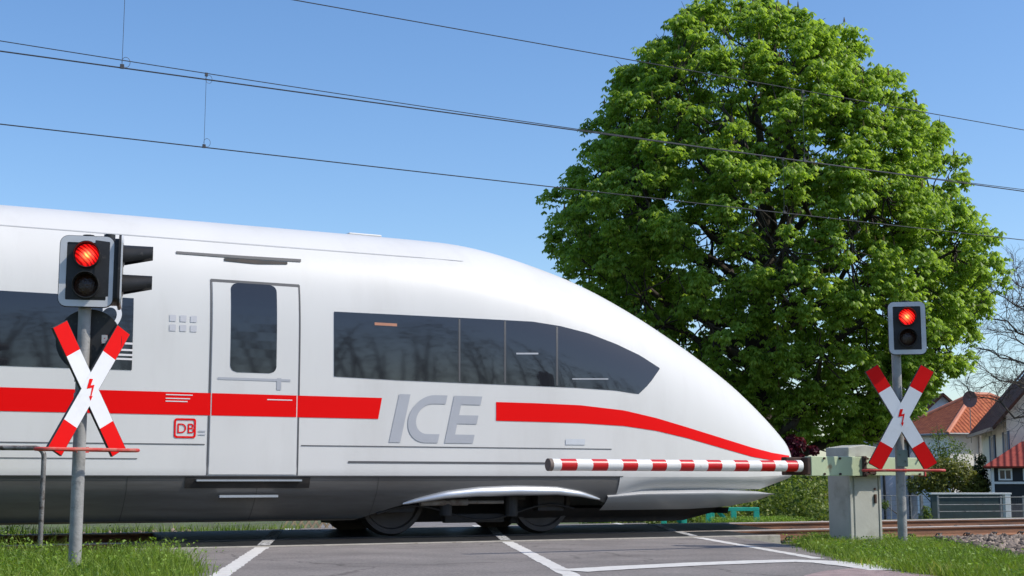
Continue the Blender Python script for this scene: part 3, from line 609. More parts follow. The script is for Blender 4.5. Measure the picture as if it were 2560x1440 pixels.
def signal(label, u0, v0, Z, cross_uv, head_uv, head_wh, yaw_c, yaw_h, zc_h, hoop_v, pole_u_top, side_head):
    a0, zb = None, None
    d = ray(u0, v0); p = CV + d * Z; base = (p[0], p[1], p[2])
    root = thing("crossing_signal", label, "crossing signal", base, -TH, "signals with warning crosses beside the road")
    def loc(u, v, dz=0.0): d_ = ray(u, v); q = CV + d_ * ((p @ FH - dz) / (d_ @ FH)) - p; return float(q @ RV), float(q[2])     # local right, up
    hx, hz = loc(*head_uv, .12); cx, cz = loc(*cross_uv, .12); cx += -.125 * math.sin(yaw_c); hx += -.06 * math.sin(yaw_h)
    m = MB(); m.tube([(0, 0, -.25), (0, 0, hz - head_wh[1] / 2 - .0), (0, 0, hz)], .056, 20); child(m.build("pole", M_galv, None, smooth=True), root)
    Mh = Tr(hx, -.06, hz) @ RotZ(yaw_h) @ Tr(0, -.06, 0)
    signal_head(root, Mh, *head_wh)
    Mc = Tr(cx, 0, cz) @ RotZ(yaw_c) @ Tr(0, -.125, 0); cross_sign(root, Mc, *zc_h)
    b = MB(); 
    for dz in (-.05, .09): b.tube([(0, 0, cz + dz - .02), (0, 0, cz + dz + .02)], .066, 18); b.box((0, -.06, cz + dz), (.10, .10, .035), Tr(0, 0, 0) @ RotZ(yaw_c))
    child(b.build("clamp", M_galv, None, smooth=True), root)
    hxx, hzz = loc(*hoop_v, .1); hxx -= .10 * math.sin(yaw_c); hoop(root, Tr(hxx, 0, hzz) @ RotZ(yaw_c) @ Tr(0, -.10, 0), .98, .20)
    return root, loc
rad = math.radians
sigL, locL = signal("crossing signal with two lamp heads and a sunlit cross in front of the train flank", 187, 1395, 12.39,
    (222, 972), (216, 678), (.46, .63), rad(48), rad(13), (1.27, .155, rad(30)), (217, 1124), 205, True)
x_, z_ = locL(304, 682, -.14)
hd2 = signal_head(sigL, Tr(x_, .14, z_) @ RotZ(rad(104)) @ Tr(0, -.005, 0), .46, .63, hood=.265, lit=False)
hd2["label"] = "second lamp head turned sideways with long dark hoods"
br = MB(); br.box(((x_) / 2 - .02, .14, z_), (x_ * .7, .08, .40)); child(br.build("bracket", M_black, None, bevel=.01), sigL)
x_, z_ = locL(216, 850); m = MB(); n_ = 40
m.prism([(.285 * math.cos(2 * PI * i / n_), .285 * math.sin(2 * PI * i / n_)) for i in range(n_)], Tr(x_, .075, z_) @ RotZ(rad(12)), .02); child(m.build("round_back_plate", M_black, None), sigL)
m = MB(); x_, z_ = locL(256, 846); m.box((x_, .065, z_), (.05, .006, .075)); child(m.build("inspection_sticker", mat("sticker_white", (.6, .58, .56), .6, .1, 30, c2=(.5, .03, .03), dlo=.55, dhi=.6, dscale=30), None), sigL)
sigR, locR = signal("shorter looking crossing signal with one lamp head standing beside the barrier cabinet", 2257, 1352, 17.0,
    (2253, 1043), (2268, 820), (.435, .635), rad(2), rad(-10), (1.36, .178, rad(30)), (2259, 1176), 2245, False)
x_, z_ = locR(2252, 1146); m = MB(); m.box((x_, -.065, z_), (.13, .02, .20)); m.tube([(x_ - .03, -.09, z_ + .05), (x_ - .03, -.06, z_ + .05)], .012, 8); m.tube([(x_ + .04, -.09, z_ - .03), (x_ + .04, -.06, z_ - .03)], .012, 8)
M_barg = mat("barrier_pale_green", (.50, .57, .36), .5, .08, 3, .1, 30, c2=(.33, .19, .08), dlo=.60, dhi=.72, dscale=4.5)
child(m.build("mounting_plate", mat("plate_green", (.17, .21, .17), .5, .2, 6), None, bevel=.004), sigR)

# ------------------------------------------------------------------ barrier
M_cab = mat("cabinet_grey_green", (.46, .455, .395), .55, .07, 4, .1, 20, c2=(.27, .255, .20), dlo=.50, dhi=.78, dscale=3)
M_rust = mat("rusty_brown", (.05, .026, .02), .8, .3, 9, c2=(.10, .045, .025), dlo=.5, dhi=.62)
BY = 13.72
cb = py(2125, 1346, BY); cr_ = py(2204, 1346, BY); bw = cr_[0] - cb[0]; bd = .385
zc = lambda v: float(py(2150, v, BY)[2])
root = thing("level_crossing_barrier", "pale green barrier machine with a lowered red and white striped boom", "barrier", (cb[0] + bw / 2, BY + bd / 2, 0))
z0, z1 = -.05, zc(1140); m = MB(); m.box((0, 0, (z0 + z1) / 2), (bw, bd, z1 - z0)); cabi = child(m.build("cabinet", M_cab, None, bevel=.012), root)
m = MB(); zd0, zd1 = zc(1338), zc(1205); m.box((.02, -bd / 2 - .006, (z0 + .1 + z1 - .05) / 2), (bw - .12, .014, z1 - z0 - .2)); child(m.build("cabinet_door", M_cab, None, bevel=.006), cabi)
m = MB(); m.box((bw * .30, -bd / 2 - .022, z0 + .62), (.025, .03, .11)); m.tube([(bw * .30, -bd / 2 - .03, z0 + .74), (bw * .30, -bd / 2 - .01, z0 + .74)], .014, 8); child(m.build("door_lock", M_rust, None), cabi)
m = MB()
for sx in (-1, 1): m.box((sx * (bw / 2 - .02), -bd / 2 - .012, (z0 + z1) / 2), (.034, .024, z1 - z0 - .02))
child(m.build("corner_strip", M_cab, None, bevel=.004), cabi)
zl0, zl1 = z1 - .06, zc(1119); lw = bw / 2 + .0; m = MB()
m.add([(-lw, -bd / 2 - .02, zl0), (lw, -bd / 2 - .02, zl0), (lw, bd / 2 + .02, zl0), (-lw, bd / 2 + .02, zl0), (-lw, -bd / 2 - .02, zl1), (lw, -bd / 2 - .02, zl1), (lw, bd / 2 + .02, zl1), (-lw, bd / 2 + .02, zl1), (0, -bd / 2 - .02, zl1 + .035), (0, bd / 2 + .02, zl1 + .035)],
      [(0, 1, 5, 8, 4), (2, 3, 7, 9, 6), (1, 2, 6, 5), (3, 0, 4, 7), (4, 8, 9, 7), (8, 5, 6, 9), (3, 2, 1, 0)]); child(m.build("cabinet_lid", M_cab, None, bevel=.008), root)
BYF = BY - .075; xr = lambda u: float(py(u, 1165, BYF)[0]) - root.location.x; yb = BYF - root.location.y
zb0, zb1 = float(py(2150, 1190, BYF)[2]), float(py(2150, 1142, BYF)[2]); zm = (zb0 + zb1) / 2; bh = zb1 - zb0
xa, xb, xe = xr(2020), xr(2150), xr(2304)
m = MB(); m.box(((xa + xb) / 2, yb, zm), (xb - xa, .13, bh)); m.box(((xb + xe) / 2 + .012, yb + .005, zm), (xe - xb - .03, .11, bh - .012)); arm = child(m.build("counterweight_arm", M_barg, None, bevel=.006), root)
m = MB(); m.box((xb, yb - .02, zm), (.045, .16, bh + .015)); m.box((xb + .13, yb - .06, zm - .06), (.10, .06, .07)); child(m.build("flange", M_rust, None, bevel=.004), arm)
m = MB()
for x in (xa + .19, xa + .43, xb + .06, xb + .16, xe - .1):
    for dz in (-.4, .4): m.tube([(x, yb - .085, zm + dz * bh), (x, yb - .06, zm + dz * bh)], .014, 6)
for dz in (-.42, -.15, .15, .42): m.tube([(xb + .005, yb - .12, zm + dz * bh), (xb + .005, yb - .09, zm + dz * bh)], .016, 6)
child(m.build("bolt", M_rust, None), arm)
m = MB(); m.box((xe + .004, yb, zm), (.02, .125, bh + .006)); child(m.build("red_end_cap", M_hoop, None, bevel=.003), arm)
x0b, x1b = xr(1372), xr(1990); m = MB(); xs0 = xr(1974); m.box(((xa + xs0) / 2, yb + .105, zm), (xa - xs0 + .01, .10, bh - .02)); m.box((xa - .03, yb, zm), (.05, .12, bh - .03)); child(m.build("boom_socket", M_rust, None, bevel=.01), root)
zbo = float(py(1680, 1163.5, BYF)[2]); R0, R1 = .0655, .0655
edges = [1372, 1398, 1437, 1476, 1514, 1551, 1588, 1624, 1660, 1695, 1729, 1763, 1798, 1831, 1866, 1897, 1931, 1961, 1994]
M_bw = mat("boom_white", (.78, .77, .74), .35, .05, 6, c2=(.52, .50, .46), dlo=.6, dhi=.72, dscale=10); M_br = mat("boom_red", (.58, .008, .010), .36, .06, 6, c2=(.42, .03, .03), dlo=.6, dhi=.75, dscale=10)
m = MB()
for i in range(len(edges) - 1):
    m.cur = 0 if i % 2 == 0 else 1; m.tube([(xr(edges[i]), yb, zbo), (xr(edges[i + 1]), yb, zbo)], R0, 28, caps=(i in (0, len(edges) - 2)))
boom = child(m.build("boom", [M_bw, M_br], None, smooth=True), root)
m = MB(); m.tube([(x0b - .012, yb, zbo), (x0b + .03, yb, zbo)], .069, 28); child(m.build("boom_end_cap", mat("cap_brown", (.16, .12, .10), .7, .2), None, smooth=True), boom)
m = MB(); m.tube([(xr(1988), yb, zbo), (xr(2000), yb, zbo)], .071, 28); child(m.build("boom_collar", M_bw, None, smooth=True), boom)

# ------------------------------------------------------------------ pipe railing at the left edge
M_rpipe = mat("weathered_pipe", (.20, .19, .18), .55, .25, 9, .3, 40, metal=.3, c2=(.06, .045, .035), dlo=.5, dhi=.6, dscale=8)
b_ = gz(100, 1368, .05); Zr = 3555.6
p0 = b_; _d = ray(100, 1120); topz = float((CV + _d * ((p0 @ FH) / (_d @ FH)))[2])
root = thing("pipe_railing", "weathered grey pipe railing with a rounded corner in the grass before the train", "railing", tuple(p0), -TH)
ht = topz - p0[2]; r = .10; arc = [(-r + r * math.cos(rad(a)), 0, ht - r + r * math.sin(rad(a))) for a in range(0, 91, 15)]
m = MB(); m.tube([(0, 0, -.3)] + arc + [(-2.2, .0, ht + .01)], .028, 14); child(m.build("top_pipe", M_rpipe, None, smooth=True), root)
m = MB(); m.tube([(-1.7, 0, -.3), (-1.7, 0, ht)], .026, 12); child(m.build("post", M_rpipe, None, smooth=True), root)

# ------------------------------------------------------------------ overhead lines
M_wire = mat("overhead_wire", (.035, .036, .042), .5, .05)
def curve_pts(pix, Y, x0=-60, x1=120):
    P = np.array([py(u, v, Y) for u, v in pix]); co = np.polyfit(P[:, 0], P[:, 2], 2 if len(P) > 2 else 1)
    a = max(co[0], 0) if len(co) == 3 else 0
    if len(co) == 3 and co[0] < 0: co = np.polyfit(P[:, 0], P[:, 2], 1)
    f = lambda x: float(np.polyval(co, np.clip(x, P[0, 0] - 6, P[-1, 0] + 10)))
    return f
def overhead(label, Y, mess, cont, droppers):
    fm, fc = curve_pts(mess, Y), curve_pts(cont, Y)
    t = thing("overhead_line", label, "overhead line", (0, Y, 0), 0, "overhead lines above the tracks")
    X = np.linspace(-35, 60, 60)
    m = MB(); m.tube([(x, 0, fm(x)) for x in X], .0075, 6); ms = child(m.build("messenger_wire", M_wire, None, smooth=True), t)
    m = MB(); m.tube([(x, 0, fc(x)) for x in X], .0095, 6); child(m.build("contact_wire", M_wire, None, smooth=True), t)
    for x in droppers:
        m = MB(); m.tube([(x, 0, fc(x)), (x + .004, 0, fm(x))], .0036, 5); d = child(m.build("dropper", M_wire, None), t)
        c = MB(); c.box((x, 0, fc(x) + .02), (.05, .03, .06)); c.box((x + .004, 0, fm(x) - .02), (.045, .03, .06))
        for z, sg in ((fc(x) + .09, 1), (fm(x) - .09, 1)):
            c.tube([(x + sg * (.055 + .055 * math.cos(a)), .02, z + .07 * math.sin(a)) for a in np.linspace(0, 2 * PI, 15)], .0035, 5, caps=False)
        child(c.build("clamp", M_wire, None), d)
XA = float(py(305, 166, YC)[0]); XB = float(py(510, 365, YC + 4)[0])
overhead("nearer pair of overhead wires, crossing higher over the sky and tree", YC, [(735, 0), (1590, 152), (2560, 325)], [(0, 128), (1340, 311), (2100, 417), (2560, 478)], [XA - 11.5, XA, XA + 11.5, XA + 23])
overhead("farther pair of overhead wires, its lower wire just above the train roof", YC + 4, [(0, 100), (513, 186), (1340, 308), (2100, 413), (2560, 475)], [(0, 311), (510, 367), (1400, 470), (2560, 600)], [XB - 11.5, XB, XB + 12, XB + 24])

# ------------------------------------------------------------------ vegetation
def blades(q, zf, h, wd, rng, lean=.5):
    n = len(q); hh = h * rng.uniform(.45, 1.25, n); a = rng.uniform(0, 2 * PI, n); b = rng.uniform(0, 2 * PI, n); ln = hh * rng.uniform(.1, lean, n); ww = wd * rng.uniform(.6, 1.3, n)
    z = np.array([zf(x, y) for x, y in q]) - .015; P = np.stack([q[:, 0], q[:, 1], z], 1)
    sx = np.stack([np.cos(a), np.sin(a), 0 * a], 1) * ww[:, None] / 2; dl = np.stack([np.cos(b), np.sin(b), 0 * b], 1)
    up = np.array([0, 0, 1.0]); M1 = P + up * (hh * .55)[:, None] + dl * (ln * .35)[:, None]; T = P + up * (hh * .97)[:, None] + dl * ln[:, None]
    V = np.stack([P - sx, P + sx, M1 + sx * .75, M1 - sx * .75, T], 1).reshape(-1, 3); k = np.arange(n)[:, None, None] * 5
    F = (np.array([(0, 1, 2), (0, 2, 3), (3, 2, 4)])[None] + k).reshape(-1, 3); return V, F, np.repeat(rng.random(n), 3)
def leafquads(P, N, size, rng, asp=.55, spread=.7, fold=.12):
    """leaf-shaped quads at P, roughly facing N"""
    n = len(P); nn = N + rng.normal(0, spread, (n, 3)); nn /= np.linalg.norm(nn, axis=1, keepdims=True) + 1e-9
    t = rng.normal(size=(n, 3)); t -= nn * (t * nn).sum(1, keepdims=True); t /= np.linalg.norm(t, axis=1, keepdims=True) + 1e-9; s = np.cross(nn, t)
    L = size * rng.uniform(.6, 1.3, (n, 1)); W = L * asp
    V = np.stack([P - t * L / 2, P + s * W / 2 + nn * L * fold, P + t * L / 2, P - s * W / 2 + nn * L * fold], 1).reshape(-1, 3); k = np.arange(n)[:, None, None] * 4
    return V, (np.array([(0, 1, 2, 3)])[None] + k).reshape(-1, 4)
def q2t(F): return np.concatenate([F[:, [0, 1, 2]], F[:, [0, 2, 3]]])
M_grass = leafmat("grass_blade", (.06, .125, .015), (.26, .36, .045), (.46, .38, .17), .4)
M_weed = leafmat("weed_leaf", (.09, .17, .022), (.27, .41, .06), None, .4)
def turf(name, poly, n, h, wd, seed, weeds=0, zf=lambda x, y: float(ground_z(x, y)) + .01, lean=.6):
    rng = np.random.default_rng(seed); q = scatter(poly, n, rng)
    cl = rng.random(len(q)); nzv = np.sin(q[:, 0] * 5.1 + 1.3) * np.sin(q[:, 1] * 4.3 + .7) + np.sin(q[:, 0] * 11.7) * np.sin(q[:, 1] * 9.1); keep = (nzv * .40 + .62) > cl; q = q[keep] + rng.normal(0, .09, (int(keep.sum()), 2))
    hv = h * (1 + .30 * nzv[keep]); V, F, r = blades(q, zf, hv, wd, rng, lean); mi = np.zeros(len(F), int); big = np.sin(q[:, 0] * 1.7 + 2.1 * np.sin(q[:, 1] * 1.3)) * np.sin(q[:, 1] * 2.2 + .4); r = np.clip(r * .72 + .22 * (big.repeat(3) * .5 + .5) + .08 * (big.repeat(3) > .75), 0, 1)
    if weeds:
        c = scatter(poly, weeds, rng); PP = []
        for x, y in c:
            k = rng.integers(8, 26); s = rng.uniform(.06, .20); PP.append(np.stack([x + rng.normal(0, s, k), y + rng.normal(0, s, k), zf(x, y) + rng.uniform(.03, h * 1.3, k)], 1))
        PP = np.concatenate(PP); V2, F2 = leafquads(PP, np.array([[.1, -.2, 1.0]]).repeat(len(PP), 0), .036, rng, .5, .55); F2 = q2t(F2)
        F = np.concatenate([F, F2 + len(V)]); V = np.concatenate([V, V2]); mi = np.concatenate([mi, np.ones(len(F2), int)]); r = np.concatenate([r, np.tile(rng.random(len(F2) // 2), 2)])
    return tag(np_mesh(name, V, F, [M_grass, M_weed], r, mi), kind="stuff")
xy = lambda *uv: [tuple(gz(u, v)[:2]) for u, v in uv]
# verge left of the road, verge right of the road, strip beyond the track
mound = lambda x, y: .05
gl = xy((-260, 1700), (300, 1560), (470, 1462), (520, 1436), (440, 1408), (400, 1384), (330, 1372)) + [(3.6, 16.7), (-4, 16.7), (-6, 13), (-3, 9)]
turf("grass", gl, 98000, .165, .008, 21, 900, lean=.9)
gr = xy((1985, 1350), (2050, 1378), (2120, 1402), (2230, 1424), (2400, 1446), (2500, 1475), (2700, 1480), (2720, 1436), (2560, 1416), (2460, 1388), (2380, 1368), (2250, 1360), (2120, 1352), (2000, 1346))
turf("grass", gr, 92000, .105, .008, 22, 200, lean=.9)
turf("grass", [(-8, 21.6), (7.4, 21.6), (8.4, 24.5), (-8, 24.5)], 9000, .13, .012, 23, 60, zf=lambda x, y: float(ground_z(x, y)))
turf("grass", [(15.2, 21.6), (17.5, 21.6), (18, 23), (16, 23)], 3000, .09, .014, 24, 160, zf=lambda x, y: float(ground_z(x, y)))
def soil(poly, z, name):
    m = MB(); m.add([(x, y, z) for x, y in poly], [tuple(range(len(poly)))]); return tag(m.build(name, M_ground), kind="structure")
# bare earth with clover where the verges meet the track
turf("grass", xy((-200, 1420), (-200, 1330), (110, 1345), (150, 1372), (90, 1390)), 2600, .34, .012, 25, 60, lean=.8)
turf("grass", [(12.6, 15.2), (14.0, 15.2), (14.2, 16.6), (13.0, 16.7)], 2200, .12, .010, 26, 50)
# ---- the big chestnut
def tree_tubes(m, segs):
    for P, r in segs: m.tube(P, r, 8 if r[0] > .06 else 5, caps=False)
M_bark = mat("dark_bark", (.045, .036, .028), .9, .3, 5, .8, 18)
M_chest = leafmat("chestnut_leaf", (.165, .28, .048), (.41, .55, .115), None, .55, .45)
M_spike = leafmat("flower_spike", (.17, .15, .05), (.26, .17, .06), None, .2)
BT = 38.0
SIL = [(8, 1770, 1905), (60, 1672, 2012), (110, 1610, 2118), (200, 1528, 2215), (300, 1468, 2318), (400, 1430, 2380), (500, 1372, 2412), (560, 1342, 2420), (640, 1385, 2490), (720, 1415, 2495), (800, 1440, 2470), (900, 1500, 2418), (980, 1620, 2325), (1040, 1760, 2265), (1090, 1880, 2200), (1118, 1960, 2150)]
sz, sl_, sr_ = [], [], []
for v, l, r_ in SIL:
    a1, z = ab(l, v, BT); a2, _ = ab(r_, v, BT); sz.append(z); sl_.append(a1); sr_.append(a2)
sz, sl_, sr_ = np.array(sz[::-1]), np.array(sl_[::-1]), np.array(sr_[::-1])
EL = lambda z: np.interp(z, sz, sl_); ER = lambda z: np.interp(z, sz, sr_)
rng = np.random.default_rng(5)
ac = 6.9; zlo, zhi = sz[0], sz[-1]
cen = []; rad_ = []
tries = 0
while len(cen) < 1300 and tries < 90000:
    tries += 1
    z = rng.uniform(zlo + .15, zhi - .15); l, r_ = EL(z), ER(z); half = (r_ - l) / 2; mid = (l + r_) / 2
    if rng.random() > (half / 6.3)**1.0 + .1: continue
    cr0 = rng.uniform(.26, .52); phi = rng.uniform(0, 2 * PI); fr = 1 - abs(rng.normal(0, .24))
    if fr < .15: continue
    top = min(1, (zhi - z) / 1.2 + .25)
    hx_ = max(.1, half - cr0 * .40); a = mid + hx_ * fr * math.cos(phi); bb = BT + hx_ * .92 * fr * math.sin(phi)
    p = np.array([a, bb, z])
    if cen:
        dd = np.linalg.norm((np.array(cen) - p), axis=1)
        if (dd < .46 * (np.array(rad_) + cr0) * .92).any(): continue
    cen.append(p); rad_.append(cr0)
cen = np.array(cen); rad_ = np.array(rad_)
PL, PN = [], []
for c, r0 in zip(cen, rad_):
    out = np.array([c[0] - ac, (c[1] - BT), (c[2] - 5.5) * .8]); out /= np.linalg.norm(out) + 1e-6
    k = int(44 * (r0 / .4)**1.7); d = rng.normal(size=(k, 3)); d /= np.linalg.norm(d, axis=1, keepdims=True); d += out * .55 + np.array([0, 0, .28]); d /= np.linalg.norm(d, axis=1, keepdims=True)
    rr = r0 * rng.uniform(.35, 1.12, (k, 1)) * (1 + .25 * rng.normal(size=(k, 1)) * .5); P = c + d * rr * np.array([1.05, 1.05, .82]); PL.append(P); PN.append(d)
k = 500; zz_ = rng.uniform(zlo + .6, zhi - .5, k); ph = rng.uniform(0, 2 * PI, k); fr = np.sqrt(rng.random(k)) * .95; hf = (ER(zz_) - EL(zz_)) / 2
P = np.stack([(ER(zz_) + EL(zz_)) / 2 + hf * fr * np.cos(ph), BT + hf * .9 * fr * np.sin(ph), zz_], 1); PL.append(P); PN.append(rng.normal(size=(k, 3)))
PL = np.concatenate(PL); PN = np.concatenate(PN)
def palmate(P, rng, n_leaf=6, L0=.165):
    """hand-shaped chestnut leaves: leaflets spreading and hanging from one point"""
    n = len(P); psi = rng.uniform(0, 2 * PI, (n, 1)) + np.arange(n_leaf)[None] * 2 * PI / (n_leaf + .6); dro = rng.uniform(.6, 1.4, (n, 1)) + rng.normal(0, .1, (n, n_leaf))
    L = L0 * rng.uniform(.75, 1.3, (n, 1)) * rng.uniform(.8, 1.1, (n, n_leaf)); W = L * .40
    hdir = np.stack([np.cos(psi), np.sin(psi), 0 * psi], -1); t1 = hdir * np.cos(dro * .55)[..., None] + np.array([0, 0, -1.]) * np.sin(dro * .55)[..., None]; t2 = hdir * np.cos(dro * 1.2)[..., None] + np.array([0, 0, -1.]) * np.sin(dro * 1.2)[..., None]
    sd_ = np.stack([-np.sin(psi), np.cos(psi), 0 * psi], -1); P3 = np.broadcast_to(P[:, None], hdir.shape)
    mid = P3 + t1 * (L * .6)[..., None]; tip = mid + t2 * (L * .4)[..., None]; dn = np.array([0, 0, -.012])
    V = np.stack([P3, mid + sd_ * (W / 2)[..., None] + dn, tip, mid - sd_ * (W / 2)[..., None] + dn], 2).reshape(-1, 3); m_ = n * n_leaf
    F = (np.array([(0, 1, 2, 3)])[None] + np.arange(m_)[:, None, None] * 4).reshape(-1, 4); return V, F
def abz(A): return A[:, 0:1] * RV[None] + A[:, 1:2] * FH[None] + A[:, 2:3] * np.array([[0, 0, 1.]])
tree = thing("chestnut_tree", "large round chestnut tree in fresh green leaf behind the barrier", "tree", tuple(wp(ac, BT, -1.1)))
def tchild(o, root): o.parent = root; o.matrix_parent_inverse = Matrix.Translation(-root.location); return o
V, F = palmate(PL, rng); r_leaf = np.repeat(np.clip(rng.normal(.5, .22, len(PL)), 0, 1), 6)
cand = np.where(PN[:, 2] > .45)[0]; SP = PL[rng.choice(cand, 700)]
V2, F2 = [], []
for i, p in enumerate(SP):
    for a in (0, PI / 2):
        h_ = rng.uniform(.12, .22); s_ = .03; v0 = len(V2); dx, dy = math.cos(a) * s_, math.sin(a) * s_
        V2 += [(p[0] - dx, p[1] - dy, p[2]), (p[0] + dx, p[1] + dy, p[2]), (p[0] + dx * .25, p[1] + dy * .25, p[2] + h_), (p[0] - dx * .25, p[1] - dy * .25, p[2] + h_)]; F2.append((v0, v0 + 1, v0 + 2, v0 + 3))
Vall = np.concatenate([V, np.array(V2)]); Fall = np.concatenate([F, np.array(F2) + len(V)])
o = np_mesh("crown", abz(Vall), Fall, [M_chest, M_spike], np.concatenate([r_leaf, rng.random(len(F2))]), np.concatenate([np.zeros(len(F), int), np.ones(len(F2), int)])); tchild(o, tree)
tk = MB(); T0 = lambda a, b, z: tuple(wp(a, b, z))
axis = [(ac - .05, BT, -1.3), (ac - .2, BT, .6), (ac - .35, BT + .1, 2.4), (ac - .3, BT, 4.6), (ac, BT - .1, 7.0), (ac - .05, BT, 9.2), (ac - .2, BT, 11.2)]
tk.tube([T0(*p) for p in axis], [.56, .46, .40, .33, .25, .15, .05], 14)
nodes = [np.array(p) for p in axis[1:]]; nrad = [.42, .36, .30, .22, .13, .05]
def limb(p0, p1, r0, r1, n=6, rng=rng, wob=.25):
    P = [p0 + (p1 - p0) * t for t in np.linspace(0, 1, n)]; 
    for i in range(1, n - 1): P[i] = P[i] + rng.normal(0, wob, 3) * np.array([1, 1, .6]) + np.array([0, 0, -.25 * math.sin(PI * i / (n - 1))])
    return P, list(np.linspace(r0, r1, n))
order = np.argsort(-np.array([c[2] for c in cen])); big = []
for i in range(38):
    z = .9 + 8.8 * (i / 38)**1.05; ph = 2.4 * i + rng.normal(0, .3); zt = min(zhi - .7, z + rng.uniform(1.2, 3.6)); half = (ER(zt) - EL(zt)) / 2; mid = (ER(zt) + EL(zt)) / 2
    p0 = np.array([np.interp(z, [a[2] for a in axis], [a[0] for a in axis]), BT, z]); p1 = np.array([mid + half * .80 * math.cos(ph), BT + half * .72 * math.sin(ph), zt]); P, R_ = limb(p0, p1, .19 - z * .011, .035, 7); big.append((P, R_))
for P, R_ in big: tk.tube([T0(*p) for p in P], R_, 7, caps=False)
nodes = np.array([p for P, _ in big for p in P[1:]] + [np.array(a) for a in axis[2:]])
for c in cen:
    j = np.argmin(np.linalg.norm((nodes - c) * np.array([1, 1, .8]), axis=1) * rng.uniform(.75, 1.6, len(nodes))); P, R_ = limb(nodes[j], c, .026, .008, 5, wob=.10); tk.tube([T0(*p) for p in P], R_, 5, caps=False)
    for _ in range(2):
        e = c + rng.normal(0, .18, 3); tk.tube([T0(*(c + (e - c) * t)) for t in (0, .5, 1)], [.012, .009, .005], 4, caps=False)
tchild(tk.build("trunk", M_bark, None, smooth='all'), tree)
# ---- leafless tree at the right edge
def bare(root_pos, h, seed, spread=1.0, depth=6, r0=.2, lean=(0, 0), leaf=None):
    rng = np.random.default_rng(seed); m = MB(); tips = []
    def grow(p, d, L, r, k):
        n = 4; P = [p]; q = p.copy(); dd = d.copy()
        for i in range(n):
            dd = dd + rng.normal(0, .16, 3) + np.array([0, 0, .03]); dd /= np.linalg.norm(dd); q = q + dd * L / n; P.append(q.copy())
        m.tube([tuple(x) for x in P], list(np.linspace(r, r * .62, n + 1)), 7 if r > .04 else 4, caps=False)
        if k == 0: tips.append(q); return
        nb = 3 if k > 1 else 3
        for j in range(nb):
            az_ = rng.uniform(0, 2 * PI); tilt = rng.uniform(.35, .95) * spread; ax_ = np.cross(dd, rng.normal(size=3)); ax_ /= np.linalg.norm(ax_)
            nd = dd * math.cos(tilt) + np.cross(ax_, dd) * math.sin(tilt); at_ = P[-1] if j < 2 else P[rng.integers(2, n)]
            grow(at_.copy(), nd, L * rng.uniform(.62, .86), r * .6, k - 1)
    d0 = np.array([lean[0], lean[1], 1.0]); grow(np.array(root_pos, float), d0 / np.linalg.norm(d0), h, r0, depth); return m, tips
M_twig = mat("grey_twig", (.085, .068, .055), .9, .25, 6)
bt = wp(*(lambda a: (a, 52))(float(ab(2730, 1200, 52)[0])), -1.1)
root = thing("bare_tree", "leafless tree with dark tangled branches in front of the cream house", "tree", tuple(bt))
def limbed(root_pos, targets, seed):
    rng = np.random.default_rng(seed); m = MB(); root_pos = np.array(root_pos, float); top = root_pos + np.array([0, 0, 6.2])
    m.tube([tuple(root_pos + np.array([0, 0, z])) for z in (-.3, 1.5, 3.5, 6.2)], [.24, .20, .16, .09], 9, caps=False)
    def grow(p, d, L, r, k):
        n = 4; P = [p]; q = p.copy(); dd = d / np.linalg.norm(d)
        for i in range(n): dd = dd + rng.normal(0, .20, 3); dd /= np.linalg.norm(dd); q = q + dd * L / n; P.append(q.copy())
        m.tube([tuple(x) for x in P], list(np.linspace(r, r * .6, n + 1)), 5 if r > .02 else 4, caps=False)
        if k:
            for j in range(3): grow(P[[2, 3, 4][j]].copy(), dd + rng.normal(0, .62, 3), L * rng.uniform(.55, .8), r * .62, k - 1)
    for (u, v, b_) in targets:
        a_, z = ab(u, v, b_); t = wp(a_, b_, z); p0 = root_pos + np.array([0, 0, np.clip(z - 1.2, 2.2, 6.0)]); N = 8
        P = [p0 + (t - p0) * k / N + (rng.normal(0, .10, 3) if 0 < k < N else 0) + np.array([0, 0, .35 * math.sin(PI * k / N)]) for k in range(N + 1)]
        m.tube([tuple(x) for x in P], list(np.linspace(.075, .016, N + 1)), 6, caps=False)
        for k in range(3, N + 1):
            for _ in range(2): grow(P[k].copy(), (t - p0) / np.linalg.norm(t - p0) * .8 + rng.normal(0, .55, 3), rng.uniform(.5, .95), .016, 3)
    return m
m = limbed(bt, [(2450, 790, 52), (2480, 730, 51.5), (2520, 690, 52.5), (2440, 870, 52.6), (2470, 930, 51.6), (2430, 990, 52.2), (2500, 830, 53), (2530, 950, 51), (2530, 760, 52)], 8); tchild(m.build("trunk", M_twig, None, smooth='all'), root)
